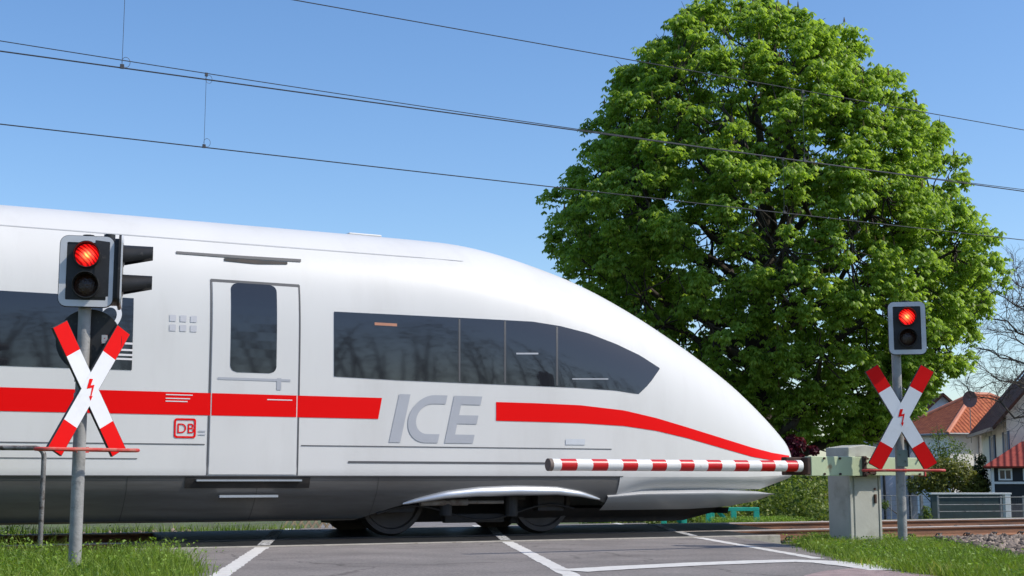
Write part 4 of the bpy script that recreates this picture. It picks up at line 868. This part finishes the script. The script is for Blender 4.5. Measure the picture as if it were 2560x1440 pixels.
def bush(name, label, cat, uv_list, b, leaf, mt, n, seed, stem=True, spread=.7, group=None, depth=.8):
    """leafy shrub built of clumps given as (u, v, radius px) at distance b"""
    rng = np.random.default_rng(seed); Ps, Ns = [], []; rt = None
    for (u, v, rp) in uv_list:
        a, z = ab(u, v, b); R_ = rp / FPX * b
        if rt is None or z < rt[1]: rt = (a, z)
        k = max(30, int(n * (rp * rp) / sum(q[2]**2 for q in uv_list))); d = rng.normal(size=(k, 3)); d /= np.linalg.norm(d, axis=1, keepdims=True)
        rr = R_ * rng.uniform(.25, 1.1, (k, 1))**.6; Ps.append(np.array([a, b, z]) + d * rr * np.array([1, depth, 1])); Ns.append(d + np.array([0, 0, .4]))
    Ps, Ns = np.concatenate(Ps), np.concatenate(Ns); V, F = leafquads(Ps, Ns, leaf, rng, .55, spread); g0 = float(ground_z(0, 40)); ctr = Ps.mean(0)
    root = thing(name, label, cat, tuple(wp(ctr[0], b, g0)), 0, group); o = np_mesh("foliage", abz(V), F, mt, rng.random(len(F))); tchild(o, root)
    m = MB()
    for (u, v, rp) in uv_list:
        a, z = ab(u, v, b); m.tube([T0(ctr[0] + (a - ctr[0]) * .2, b, g0), T0((a + ctr[0]) / 2, b, (g0 + z) / 2), T0(a, b, z)], [.035, .025, .012], 5, caps=False)
        for _ in range(6): e = rng.normal(0, rp / FPX * b * .45, 3); m.tube([T0(a, b, z), T0(a + e[0], b + e[1], z + e[2])], [.012, .005], 4, caps=False)
    tchild(m.build("stem", M_twig, None), root); return root
M_lg = leafmat("shrub_leaf", (.07, .12, .025), (.20, .27, .06), None, .35)
M_ol = leafmat("olive_leaf", (.11, .13, .028), (.28, .28, .065), None, .35)
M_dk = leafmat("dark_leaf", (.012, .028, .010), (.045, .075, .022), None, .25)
M_pu = leafmat("purple_leaf", (.06, .008, .016), (.20, .02, .05), None, .35)
M_bank = leafmat("bank_leaf", (.05, .095, .016), (.24, .30, .06), (.32, .25, .11), .4)
bush("shrub", "rounded olive green shrub growing behind the teal garden wall", "shrub", [(2320, 1195, 34), (2360, 1178, 36), (2400, 1190, 38), (2440, 1212, 28), (2290, 1215, 24), (2350, 1225, 34), (2420, 1228, 26), (2460, 1222, 16)], 64, .16, M_ol, 5200, 31)
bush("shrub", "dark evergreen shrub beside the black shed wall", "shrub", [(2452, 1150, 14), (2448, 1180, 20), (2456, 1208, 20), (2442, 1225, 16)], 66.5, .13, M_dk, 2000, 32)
bush("shrub", "thin twiggy shrub with few leaves against the white house wall", "shrub", [(2345, 1085, 22), (2365, 1120, 36), (2392, 1140, 40), (2330, 1140, 36), (2350, 1160, 36), (2395, 1170, 24)], 65.5, .12, M_lg, 1500, 33)
bush("shrub", "purple leaved shrub just beyond the nose of the train", "shrub", [(1978, 1100, 15), (1998, 1112, 18), (1975, 1130, 20), (2034, 1126, 13), (1955, 1112, 12), (2000, 1150, 16)], 34.5, .10, M_pu, 1700, 34)
bush("shrub", "small green shrub growing through the mesh fence by the gate", "shrub", [(2314, 1275, 12), (2318, 1290, 13), (2212, 1262, 12), (2308, 1296, 10)], 57.5, .10, M_lg, 500, 35)
# undergrowth on the bank
rng = np.random.default_rng(41); Ps, Ns = [], []
for _ in range(560):
    u = rng.uniform(1480, 2110); top = np.interp(u, [1480, 1640, 1790, 1850, 1920, 1960, 2080, 2120], [1296, 1290, 1272, 1252, 1212, 1190, 1180, 1176]); b = rng.uniform(29, 35)
    v = top + (1312 - top) * rng.random()**.8 + 8; a, z = ab(u, v, b); k = 60; d = rng.normal(size=(k, 3)); d /= np.linalg.norm(d, axis=1, keepdims=True); Ps.append(np.array([a, b, z]) + d * .28 * rng.uniform(.4, 1.1, (k, 1))); Ns.append(d + np.array([0, -.2, .5]))
Ps, Ns = np.concatenate(Ps), np.concatenate(Ns); V, F = leafquads(Ps, Ns, .085, rng, .55, .7)
tag(np_mesh("undergrowth", abz(V), F, M_bank, np.clip(rng.random(len(F)) * .9 + .08 * np.sin(Ps[:, 0] * 3), 0, 1)), kind="stuff")
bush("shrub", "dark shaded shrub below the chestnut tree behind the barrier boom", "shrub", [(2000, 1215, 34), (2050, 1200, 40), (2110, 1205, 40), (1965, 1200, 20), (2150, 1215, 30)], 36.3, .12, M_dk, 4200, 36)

# ------------------------------------------------------------------ garden walls, fences and gates
M_wallteal = mat("wall_teal", (.050, .075, .075), .85, .15, 3, .2, 30, c2=(.07, .075, .07), dlo=.5, dhi=.7)
M_cap = mat("wall_cap_white", (.74, .74, .73), .7, .06, 5, c2=(.5, .5, .48), dlo=.6, dhi=.75)
GZ = -1.1
def front(name, label, cat, u, b, group=None, z=GZ, yaw=0.0):
    a, _ = ab(u, 1200, b); return thing(name, label, cat, tuple(wp(a, b, z)), -TH + yaw, group), a
bw_ = 58.0; root, a0 = front("garden_wall", "low teal garden wall with white cap and white end post", "wall", 2328, bw_)
A = lambda u, b=bw_: ab(u, 1200, b)[0] - a0; Zv = lambda v, b=bw_: ab(2400, v, b)[1] - GZ
zt = Zv(1236); m = MB(); m.box((A(2495) / 2, .12, zt / 2), (A(2495), .22, zt)); child(m.build("wall_panel", M_wallteal, None), root)
m = MB(); m.box((A(2525) / 2, .12, zt + .03), (A(2526) + .04, .32, .07)); child(m.build("cap", M_cap, None, bevel=.01), root)
m = MB(); m.box(((A(2510) + A(2524)) / 2, .12, zt / 2 - .003), (A(2524) - A(2510), .30, zt)); child(m.build("end_post", M_cap, None, bevel=.01), root)
bf = 57.0; root, a0 = front("metal_railing", "galvanised railing of three thin bars in front of the teal wall", "railing", 2343, bf); Af = lambda u: ab(u, 1200, bf)[0] - a0; Zf = lambda v: ab(2400, v, bf)[1] - GZ
for u in (2343, 2500, 2556, 2640):
    m = MB(); m.box((Af(u), 0, Zf(1239) / 2), (.065, .065, Zf(1239))); child(m.build("post", M_galv, None), root)
for v in (1244, 1262, 1279):
    m = MB(); m.tube([(0, -.03, Zf(v)), (Af(2660), -.03, Zf(v) + .03)], .016, 8); child(m.build("rail", M_galv, None), root)
def mesh_panel(m, x0, x1, z0, z1, nx, nz, t=.006):
    for i in range(nx + 1): x = x0 + (x1 - x0) * i / nx; m.box((x, 0, (z0 + z1) / 2), (t, t, z1 - z0))
    for i in range(nz + 1): z = z0 + (z1 - z0) * i / nz; m.box(((x0 + x1) / 2, .006, z), (x1 - x0, t, t))
root, a0 = front("garden_gate", "grey galvanised double garden gate with tube frame and wire bars", "gate", 2206, 57.5); Ag = lambda u: ab(u, 1200, 57.5)[0] - a0; Zg = lambda v: ab(2250, v, 57.5)[1] - GZ
for (u0, u1) in ((2200, 2250), (2252, 2298)):
    m = MB(); x0, x1 = Ag(u0), Ag(u1); z1 = Zg(1239)
    m.tube([(x0, 0, .1), (x0, 0, z1), (x1, 0, z1), (x1, 0, .1), (x0, 0, .1)], .026, 8); m.tube([((x0 + x1) / 2, 0, .1), ((x0 + x1) / 2, 0, z1)], .018, 8)
    lf = child(m.build("gate_leaf", M_galv, None), root); m = MB(); mesh_panel(m, x0, x1, .12, z1, 4, 6, .010); child(m.build("wire_infill", M_galv, None), lf)
m = MB(); m.box((Ag(2302), 0, Zg(1237) / 2), (.09, .09, Zg(1237))); child(m.build("gate_post", M_galv, None), root)
M_wiredark = mat("fence_wire_dark", (.05, .055, .06), .6, .1)
root, a0 = front("mesh_fence", "dark wire mesh fence panel between the gate and the teal wall", "fence", 2303, 58.2); m = MB(); mesh_panel(m, 0, ab(2330, 1200, 58.2)[0] - a0, .05, 1.25, 9, 10, .008); child(m.build("fence_panel", M_wiredark, None), root)
root, a0 = front("mesh_fence", "wire mesh fence in front of a dark plinth, starting at the white end post", "fence", 2526, 58.6); m = MB(); mesh_panel(m, 0, ab(2680, 1200, 58.6)[0] - a0, .05, 1.25, 36, 10, .008); child(m.build("fence_panel", M_wiredark, None), root)
m = MB(); m.box((.6, .35, .45), (2.6, .1, .9)); tag(m.build("garden_plinth", mat("plinth_grey", (.10, .10, .11), .9, .2, 5, .3, 30)), "dark grey low plinth behind the mesh fence next to the white end post", "wall").matrix_world = Matrix.Translation(tuple(wp(a0, 58.9, GZ))) @ RotZ(-TH)
# teal pipe barriers beyond the track
M_teal = mat("teal_paint", (.03, .48, .34), .5, .12, 8, c2=(.02, .34, .25), dlo=.55, dhi=.7)
def pipe_barrier(label, uL, uM, uR, v, b, brace):
    g0 = float(ground_z(0, wp(ab(uL, 1200, b)[0], b, 0)[1])); root, a0 = front("pipe_barrier", label, "barrier rail", uL, b, "teal barrier frames beside the far footpath", g0); q = lambda u: ab(u, 1200, b)[0] - a0; zt = ab(uL, v, b)[1] - g0
    m = MB(); m.box(((q(uR)) / 2, 0, zt), (q(uR) + .10, .09, .07)); child(m.build("top_rail", M_teal, None, bevel=.006), root)
    for u in (uL, uM, uR): m = MB(); m.box((q(u), 0, zt / 2 - .036), (.10, .09, zt - .002)); child(m.build("post", M_teal, None, bevel=.006), root)
    m = MB(); m.tube([(q(uL) + .15, .08, zt - .05), (q(uM) + brace, .08, zt - .55)], .045, 6); child(m.build("brace", M_teal, None), root)
pipe_barrier("teal barrier frame standing clear of the train nose, its top rail fully visible", 1777, 1832, 1889, 1273, 27.5, .15)
pipe_barrier("teal barrier frame partly hidden under the train nose, only its legs showing", 1658, 1708, 1770, 1276, 27.0, .3)
m = MB(); pw = [gz(1575, 1300, -.05), gz(1640, 1300, -.05)]
root = thing("concrete_block", "pale concrete block in the grass beyond the crossing under the train nose", "block", tuple(gz(1608, 1303, -.2)), -TH); m.box((0, .3, .25), (.72, .5, .5)); child(m.build("block_body", M_cap, None, bevel=.03), root)
# lattice guard beyond the crossing, visible under the train
M_wood = mat("weathered_wood", (.30, .24, .17), .85, .2, 8)
p_ = gz(720, 1318, .0); q_ = gz(845, 1314, .0); root = thing("lattice_fence", "low criss cross wooden lattice fence seen below the train floor", "fence", (p_[0], p_[1] + .35, -.03)); Lf = q_[0] - p_[0] + .4; m = MB(); n_ = 11
for i in range(n_):
    x = i * Lf / n_
    for s in (0, 1): m.tube([(x if s == 0 else x + .32, .012 * s, -.02), (x + .32 if s == 0 else x, .012 * s, .42)], .024, 4)
m.box((Lf / 2 + .1, 0, .43), (Lf + .3, .05, .05)); child(m.build("lattice", M_wood, None), root)
pp = gz(861, 1313, 0); m = MB(); m.tube([(0, 0, -.1), (0, 0, .9)], .06, 12); o = m.build("marker_post", M_cap, None, smooth=True); o.location = (pp[0], pp[1] + .3, 0); tag(o, "thin white marker post beside the lattice fence under the train", "post")

# ------------------------------------------------------------------ houses beyond the tracks
M_rend = mat("render_white", (.86, .85, .84), .9, .06, 3, .5, 25, c2=(.5, .5, .52), dlo=.6, dhi=.8)
M_lav = mat("render_lavender", (.56, .56, .64), .9, .07, 3, .6, 22)
M_cream = mat("render_cream", (.80, .73, .58), .9, .06, 3, .3, 25)
M_frame = mat("window_frame_white", (.72, .72, .72), .5, .03)
M_shut = mat("shutter_blue", (.06, .085, .13), .6, .1, 10)
M_hglass = glassmat("house_glass", (.03, .035, .045), 1.5)
M_tan = mat("blind_tan", (.36, .26, .18), .8, .1)
M_shed = mat("shed_dark_boards", (.018, .021, .026), .7, .2, 4, stretch=(12, 1, 1))
def tilemat(name, c, c2):
    m, t, p = _new(name); n = t.nodes; L = t.links; tc = n.new("ShaderNodeTexCoord")
    mp = n.new("ShaderNodeMapping"); L.new(tc.outputs["UV"], mp.inputs[0]); wx = n.new("ShaderNodeTexWave"); wx.wave_profile = 'SIN'; wx.bands_direction = 'X'; wx.inputs["Scale"].default_value = 1.15; L.new(mp.outputs[0], wx.inputs[0])
    wy = n.new("ShaderNodeTexWave"); wy.wave_profile = 'SAW'; wy.bands_direction = 'Y'; wy.inputs["Scale"].default_value = .92; L.new(mp.outputs[0], wy.inputs[0])
    ad = n.new("ShaderNodeMath"); ad.operation = 'ADD'; L.new(wx.outputs[0], ad.inputs[0]); L.new(wy.outputs[0], ad.inputs[1])
    bp = n.new("ShaderNodeBump"); bp.inputs["Strength"].default_value = 1; bp.inputs["Distance"].default_value = .055; L.new(ad.outputs[0], bp.inputs["Height"]); L.new(bp.outputs[0], p.inputs["Normal"])
    br_ = n.new("ShaderNodeTexNoise"); br_.inputs["Scale"].default_value = 3.4; br_.inputs["Detail"].default_value = 3; L.new(mp.outputs[0], br_.inputs[0])
    cr = n.new("ShaderNodeValToRGB"); cr.color_ramp.elements[0].position = .35; cr.color_ramp.elements[1].position = .65; cr.color_ramp.elements[0].color = (*c2, 1); cr.color_ramp.elements[1].color = (*c, 1); L.new(br_.outputs[0], cr.inputs[0])
    L.new(cr.outputs[0], p.inputs["Base Color"]); p.inputs["Roughness"].default_value = .8; p.inputs["Specular IOR Level"].default_value = .15; return m
M_tile = tilemat("roof_tile_orange", (.44, .135, .06), (.30, .08, .042)); M_tiled = tilemat("roof_tile_dark", (.15, .062, .040), (.085, .045, .032)); M_tiler = tilemat("roof_tile_red", (.30, .06, .045), (.22, .045, .035))
def slope(name, quads, mt, root, th=.08):
    """roof planes with uv in metres; each quad runs eave-left, eave-right, top-right, top-left"""
    m = MB(); uv = []
    for P in quads:
        P = [Vector(p) for p in P]; ex = (P[1] - P[0]).normalized(); nn = (P[1] - P[0]).cross(P[-1] - P[0]).normalized(); ey = nn.cross(ex); k = len(P)
        m.add([tuple(p) for p in P] + [tuple(p - nn * th) for p in P], [tuple(range(k))] + [tuple(range(2 * k - 1, k - 1, -1))] + [(i, i + k, (i + 1) % k + k, (i + 1) % k) for i in range(k)])
        loc = [((p - P[0]).dot(ex), (p - P[0]).dot(ey)) for p in P] * 2; uv.append(loc)
    o = m.build(name, mt, root); me = o.data; ul = me.uv_layers.new(name="UVMap"); allv = [x for l in uv for x in l]
    for lp in me.loops: ul.data[lp.index].uv = allv[lp.vertex_index]
    return o
def window(root, x, y, z, w_, h_, axis='x', shutters=False, fill=None):
    """window in a wall; axis 'x': wall along local x facing -y, 'y': wall along local y facing -x"""
    Mx = Tr(x, y, z) if axis == 'x' else Tr(x, y, z) @ RotZ(-PI / 2)
    m = MB(); m.loop_ring([(w_ / 2, -h_ / 2), (w_ / 2, h_ / 2), (-w_ / 2, h_ / 2), (-w_ / 2, -h_ / 2)], [(w_ / 2 - .07, -h_ / 2 + .07), (w_ / 2 - .07, h_ / 2 - .07), (-w_ / 2 + .07, h_ / 2 - .07), (-w_ / 2 + .07, -h_ / 2 + .07)], Mx @ Tr(0, -.05, 0), .06)
    m.box((0, -.02, 0), (.05, .05, h_ - .1), Mx); f = child(m.build("window", M_frame, None), root)
    g_ = MB(); g_.box((0, -.005, 0), (w_ - .12, .012, h_ - .12), Mx); child(g_.build("pane", fill or M_hglass, None), f)
    if shutters:
        for s in (-1, 1): q = MB(); q.box((s * (w_ / 2 + .30), -.045, 0), (.55, .05, h_ + .05), Mx); child(q.build("shutter", M_shut, None), root)
# white house with the orange hipped roof: corner towards the camera
bH = 80.0; aC, zE = ab(2377, 1080, bH); root, _ = front("white_house", "white rendered house with a bright orange hipped tile roof", "house", 2377, bH, None, GZ, rad(20)); zE = zE - GZ; Wd = 9.0; Wy = 5.6
m = MB(); m.box((Wd / 2, Wy / 2, zE / 2), (Wd, Wy, zE)); child(m.build("wall", M_rend, None), root)
e = .45; rz_ = 2.35; W2 = Wd + e; W3 = Wy + e; q = [(-e, -e, zE - .1), (W2, -e, zE - .1), (W2, W3, zE - .1), (-e, W3, zE - .1)]; r1, r2 = (3.9, Wy / 2, zE + rz_), (Wd - 3.9, Wy / 2, zE + rz_)
o = slope("roof", [[q[0], q[1], r2, r1], [q[1], q[2], r2], [q[2], q[3], r1, r2], [q[3], q[0], r1]], M_tile, root)
m = MB(); m.tube([q[0], r1], .13, 8); m.tube([q[3], r1], .13, 8); m.tube([q[1], r2], .13, 8); m.tube([r1, r2], .13, 8); child(m.build("ridge_tile", mat("ridge_orange", (.55, .20, .11), .6, .08, 3), None), o)
m = MB(); m.tube([(-e, -e, zE - .12), (W2, -e, zE - .12)], .07, 8); m.tube([(-e, -e, zE - .12), (-e, W3, zE - .12)], .07, 8); m.tube([(1.9, -.12, zE - .2), (1.9, -.12, 0)], .05, 8); child(m.build("gutter", mat("gutter_zinc", (.25, .24, .24), .5, .1), None), root)
window(root, 0 - .02, 3.5, zE - 1.3, 1.1, 1.3, 'y', fill=M_signr)
# gable house behind
bG = 95.0; aG, zA = ab(2363, 985, bG); root, _ = front("gable_house", "pale blue rendered gable house with dark roof edge behind the orange roof", "house", 2363, bG, None, GZ); zA -= GZ; hw_, ze = 4.6, zA - 4.1
m = MB(); m.prism([(-hw_, 0), (hw_, 0), (hw_, ze), (0, zA - .05), (-hw_, ze)], Tr(0, 0, 0), 9.0); child(m.build("wall", mat("render_blue_white", (.60, .64, .74), .9, .06, 3, .3, 25), None), root)
slope("roof", [[(hw_ + .5, -.4, ze - .40), (hw_ + .5, 9.4, ze - .40), (0, 9.4, zA + .06), (0, -.4, zA + .06)], [(-hw_ - .5, 9.4, ze - .40), (-hw_ - .5, -.4, ze - .40), (0, -.4, zA + .06), (0, 9.4, zA + .06)]], M_tiled, root, .14)
# plastered house behind the barrier cabinet
bP = 66.0; root, a0 = front("plastered_house", "lavender plastered house with drainpipes behind the barrier cabinet and chestnut tree", "house", 2185, bP, None, GZ); xP = lambda u: ab(u, 1200, bP)[0] - a0; zP = lambda v: ab(2240, v, bP)[1] - GZ
m = MB(); m.box((xP(2292) / 2, 4, zP(1098) / 2), (xP(2292), 8, zP(1098))); child(m.build("wall", M_lav, None), root)
slope("roof", [[(-.4, -.4, zP(1100)), (xP(2292) + .3, -.4, zP(1100)), (xP(2292) + .3, 4, zP(1030)), (-.4, 4, zP(1030))], [(xP(2292) + .3, 8.4, zP(1100)), (-.4, 8.4, zP(1100)), (-.4, 4, zP(1030)), (xP(2292) + .3, 4, zP(1030))]], M_tiled, root, .12)
for u in (2209, 2272): m = MB(); m.tube([(xP(u), -.08, 0), (xP(u), -.08, zP(1102))], .06, 8); child(m.build("drainpipe", mat("pipe_dark", (.03, .025, .025), .6, .1), None), root)
# cream house seen along its front
bC0, bC1 = 79.0, 58.0; aA, zA = ab(2452, 1058, bC0); aB, _ = ab(2585, 1030, bC1); aB = aA + (aB - aA) * .55; bC1 = bC0 + (bC1 - bC0) * .55; vec = np.array([aB - aA, bC1 - bC0]); LC = float(np.linalg.norm(vec)); ang = math.atan2(vec[1], vec[0]); root = thing("cream_house", "cream house with blue grey shutters and a steep dark tiled roof", "house", tuple(wp(aA, bC0, GZ)), -TH + ang)
# local x runs along the front from the far corner towards the camera; the front faces -y (to the left)
zw = zA - GZ; dp = 8.0; m = MB(); m.prism([(0, 0), (dp, 0), (dp, zw), (dp / 2, zw + 4.2), (0, zw)], Matrix(((0, 1, 0, 0), (1, 0, 0, 0), (0, 0, 1, 0), (0, 0, 0, 1))), LC); child(m.build("wall", M_cream, None), root)
ov = .7; k_ = 4.6 / (dp / 2); o = slope("roof", [[(-.5, -ov, zw - ov * k_ + .15), (LC + .5, -ov, zw - ov * k_ + .15), (LC + .5, dp / 2, zw + 4.75), (-.5, dp / 2, zw + 4.75)], [(LC + .5, dp + ov, zw - ov * k_ + .15), (-.5, dp + ov, zw - ov * k_ + .15), (-.5, dp / 2, zw + 4.75), (LC + .5, dp / 2, zw + 4.75)]], M_tiled, root, .14)
m = MB(); m.box((LC / 2, -ov - .03, zw - ov * k_ + .06), (LC + 1, .12, .16)); child(m.build("fascia", M_tan, None), root)
for t_ in (3.0, 6.0, 9.0):
    P = [Vector((t_, 1.6, zw + 1.6 * k_ + .24)), Vector((t_ + 1.0, 1.6, zw + 1.6 * k_ + .24)), Vector((t_ + 1.0, 2.7, zw + 2.7 * k_ + .24)), Vector((t_, 2.7, zw + 2.7 * k_ + .24))]
    m = MB(); m.add(P, [(0, 1, 2, 3)]); child(m.build("skylight", glassmat("skylight_glass", (.10, .16, .25), 2.2), None), o)
def tq(u): # distance along the cream front seen at pixel column u
    lo, hi = 0.0, LC
    for _ in range(40):
        md = (lo + hi) / 2; a = aA + vec[0] * md / LC; b = bC0 + vec[1] * md / LC
        if 1280 + FPX * a / (b * math.cos(PITCH)) < u: lo = md
        else: hi = md
    return lo
for u in (2487, 2532): window(root, tq(u), -.003, zw - 1.75, 1.5, 1.75, 'x', True, M_tan)
# dark shed with the red roof
bS = 63.0; root, a0 = front("dark_shed", "dark boarded shed with white framed windows and a red roof", "shed", 2478, bS, None, GZ, rad(-19)); xS = lambda u: ab(u, 1200, bS)[0] - a0; zS = lambda v: ab(2520, v, bS)[1] - GZ; We = xS(2660); ze = zS(1164)
m = MB(); m.box((We / 2, 2.5, ze / 2), (We, 5, ze)); child(m.build("wall", M_shed, None), root)
zr = zS(1112); c_ = xS(2556); slope("roof", [[(-.3, -.35, ze - .03), (We + .3, -.35, ze - .03), (We + .3, 2.5, zr + .2), (c_, 2.5, zr + .2)], [(-.3, 5.35, ze - .03), (-.3, -.35, ze - .03), (c_, 2.5, zr + .2)], [(We + .3, 5.35, ze - .03), (-.3, 5.35, ze - .03), (c_, 2.5, zr + .2), (We + .3, 2.5, zr + .2)]], M_tiler, root, .08)
m = MB(); m.box((xS(2482), -.03, ze / 2), (.12, .07, ze - .05)); m.box((We / 2, -.035, zS(1207)), (We - .25, .05, .10)); child(m.build("white_trim", M_frame, None), root)
for u in (2512, 2570, 2620): window(root, xS(u), -.005, (zS(1172) + zS(1201)) / 2, xS(2529) - xS(2496), zS(1172) - zS(1201), 'x')
# satellite dish on a mast
a, z = ab(2425, 998, 78.5); root = thing("satellite_dish", "brown satellite dish on a thin mast above the orange roof", "satellite dish", tuple(wp(a, 78.5, z)), -TH + rad(-35))
m = MB(); rows = [[(.40 * q / 5 * math.cos(t) * 1.0, -.02 - .09 * (1 - (q / 5)**2) * -1, .46 * q / 5 * math.sin(t)) for t in np.linspace(0, 2 * PI, 25)] for q in range(6)]; m.grid(rows); child(m.build("dish", mat("dish_brown", (.26, .13, .11), .6, .2, 5), None, smooth='all'), root)
m = MB(); m.tube([(-.1, .25, -2.4), (-.1, .25, .85)], .025, 6); m.box((-.05, .15, 0), (.06, .25, .06)); child(m.build("mast", M_galv, None), root)

# ---- trees behind the photographer, which the train windows mirror
rng = np.random.default_rng(77); Ps = []
for _ in range(900):
    x = rng.uniform(-6, 75); z = rng.uniform(0, 1)**.8 * (12.5 + 1.6 * math.sin(x * .55) + 1.0 * math.sin(x * 1.7)); k = 34; Ps.append(np.array([x, rng.uniform(-26, -19), z]) + rng.normal(0, .5, (k, 3)))
Ps = np.concatenate(Ps); V, F = leafquads(Ps, rng.normal(size=(len(Ps), 3)), .30, rng, .30, .5)
tr = MB()
for _ in range(150):
    x, y = rng.uniform(-6, 75), rng.uniform(-25, -18); h_ = rng.uniform(7, 13); tr.tube([(x, y, 0), (x + rng.normal(0, .3), y, h_ * .5), (x + rng.normal(0, .8), y, h_)], [.16, .11, .03], 4, caps=False)
Fq = np.array(tr.f); F = np.concatenate([F, Fq + len(V)]); V = np.concatenate([V, np.array(tr.v)])
tag(np_mesh("treeline", V, F, M_dk, rng.random(len(F))), kind="stuff")

# ---- every separate piece of a part becomes a part of its own
KEEP = {"foliage", "crown", "trunk", "stem", "wire_infill", "lettering", "logo_lettering", "class_number", "lattice", "fence_panel", "rail_clip", "boom"}
def split_pieces(o, gap=.012):
    me = o.data; n = len(me.vertices); par = list(range(n))
    def find(i):
        while par[i] != i: par[i] = par[par[i]]; i = par[i]
        return i
    for e in me.edges:
        a, b = find(e.vertices[0]), find(e.vertices[1])
        if a != b: par[a] = b
    isl = {}
    for i in range(n): isl.setdefault(find(i), []).append(i)
    if len(isl) < 2: return
    keys = list(isl); co = np.array([v.co[:] for v in me.vertices]); bb = {k: (co[isl[k]].min(0) - gap / 2, co[isl[k]].max(0) + gap / 2) for k in keys}; gp = {k: k for k in keys}
    def gf(k):
        while gp[k] != k: k = gp[k]
        return k
    for i, a in enumerate(keys):
        for b in keys[i + 1:]:
            if (bb[a][0] <= bb[b][1]).all() and (bb[b][0] <= bb[a][1]).all():
                x, y = gf(a), gf(b)
                if x != y: gp[x] = y
    roots = sorted({gf(k) for k in keys})
    if len(roots) < 2: return
    lab = [gf(find(i)) for i in range(n)]
    for r in roots[1:] + roots[:1]:
        bm = bmesh.new(); bm.from_mesh(me); bm.verts.ensure_lookup_table(); bmesh.ops.delete(bm, geom=[bm.verts[i] for i in range(n) if lab[i] != r], context='VERTS')
        if r == roots[0]: tgt = me; bm.to_mesh(me); bm.free(); continue
        tgt = me.copy(); bm.to_mesh(tgt); bm.free(); q = o.copy(); q.data = tgt; COL.objects.link(q)
for o in [x for x in bpy.data.objects if x.type == 'MESH' and x.parent is not None and x.name.split('.')[0] not in KEEP and len(x.data.vertices) < 6000]: 
    if not o.children: split_pieces(o)

# ---- words for the setting
SETTING = {"ground": "bare green brown earth under the verges and gardens", "road": "grey worn asphalt road running up to and over the tracks", "road_marking": "white painted edge, centre and stop lines on the asphalt",
    "road_marking.001": "worn white paint stripes crossing the dark rubber panels", "pavement": "pinkish paved patch at the road edge in front of the barrier cabinet verge",
    "ballast_gravel": "grey brown track gravel around the sleepers beyond the barrier cabinet", "ballast_gravel.001": "loose coarse gravel heap between the verge and nearer rail beyond the signal pole", "ballast_gravel.002": "track gravel beside the rails behind the pipe railing",
    "grass": "bright green weedy grass verge around the sunlit two headed signal", "grass.001": "short green grass verge in front of the barrier cabinet", "grass.002": "thin strip of grass seen below the train floor beyond the rails",
    "grass.003": "low grass at the foot of the teal barrier frames", "grass.004": "taller grass tuft at the foot of the pipe railing", "grass.005": "small grass patch where the verge meets the end of the crossing panels",
    "undergrowth": "leafy green undergrowth on the bank behind the train nose", "treeline": "row of trees mirrored in the train windows"}
for nm, lb in SETTING.items():
    o = bpy.data.objects.get(nm)
    if o is not None: tag(o, lb, nm.split('.')[0].replace('_', ' '))
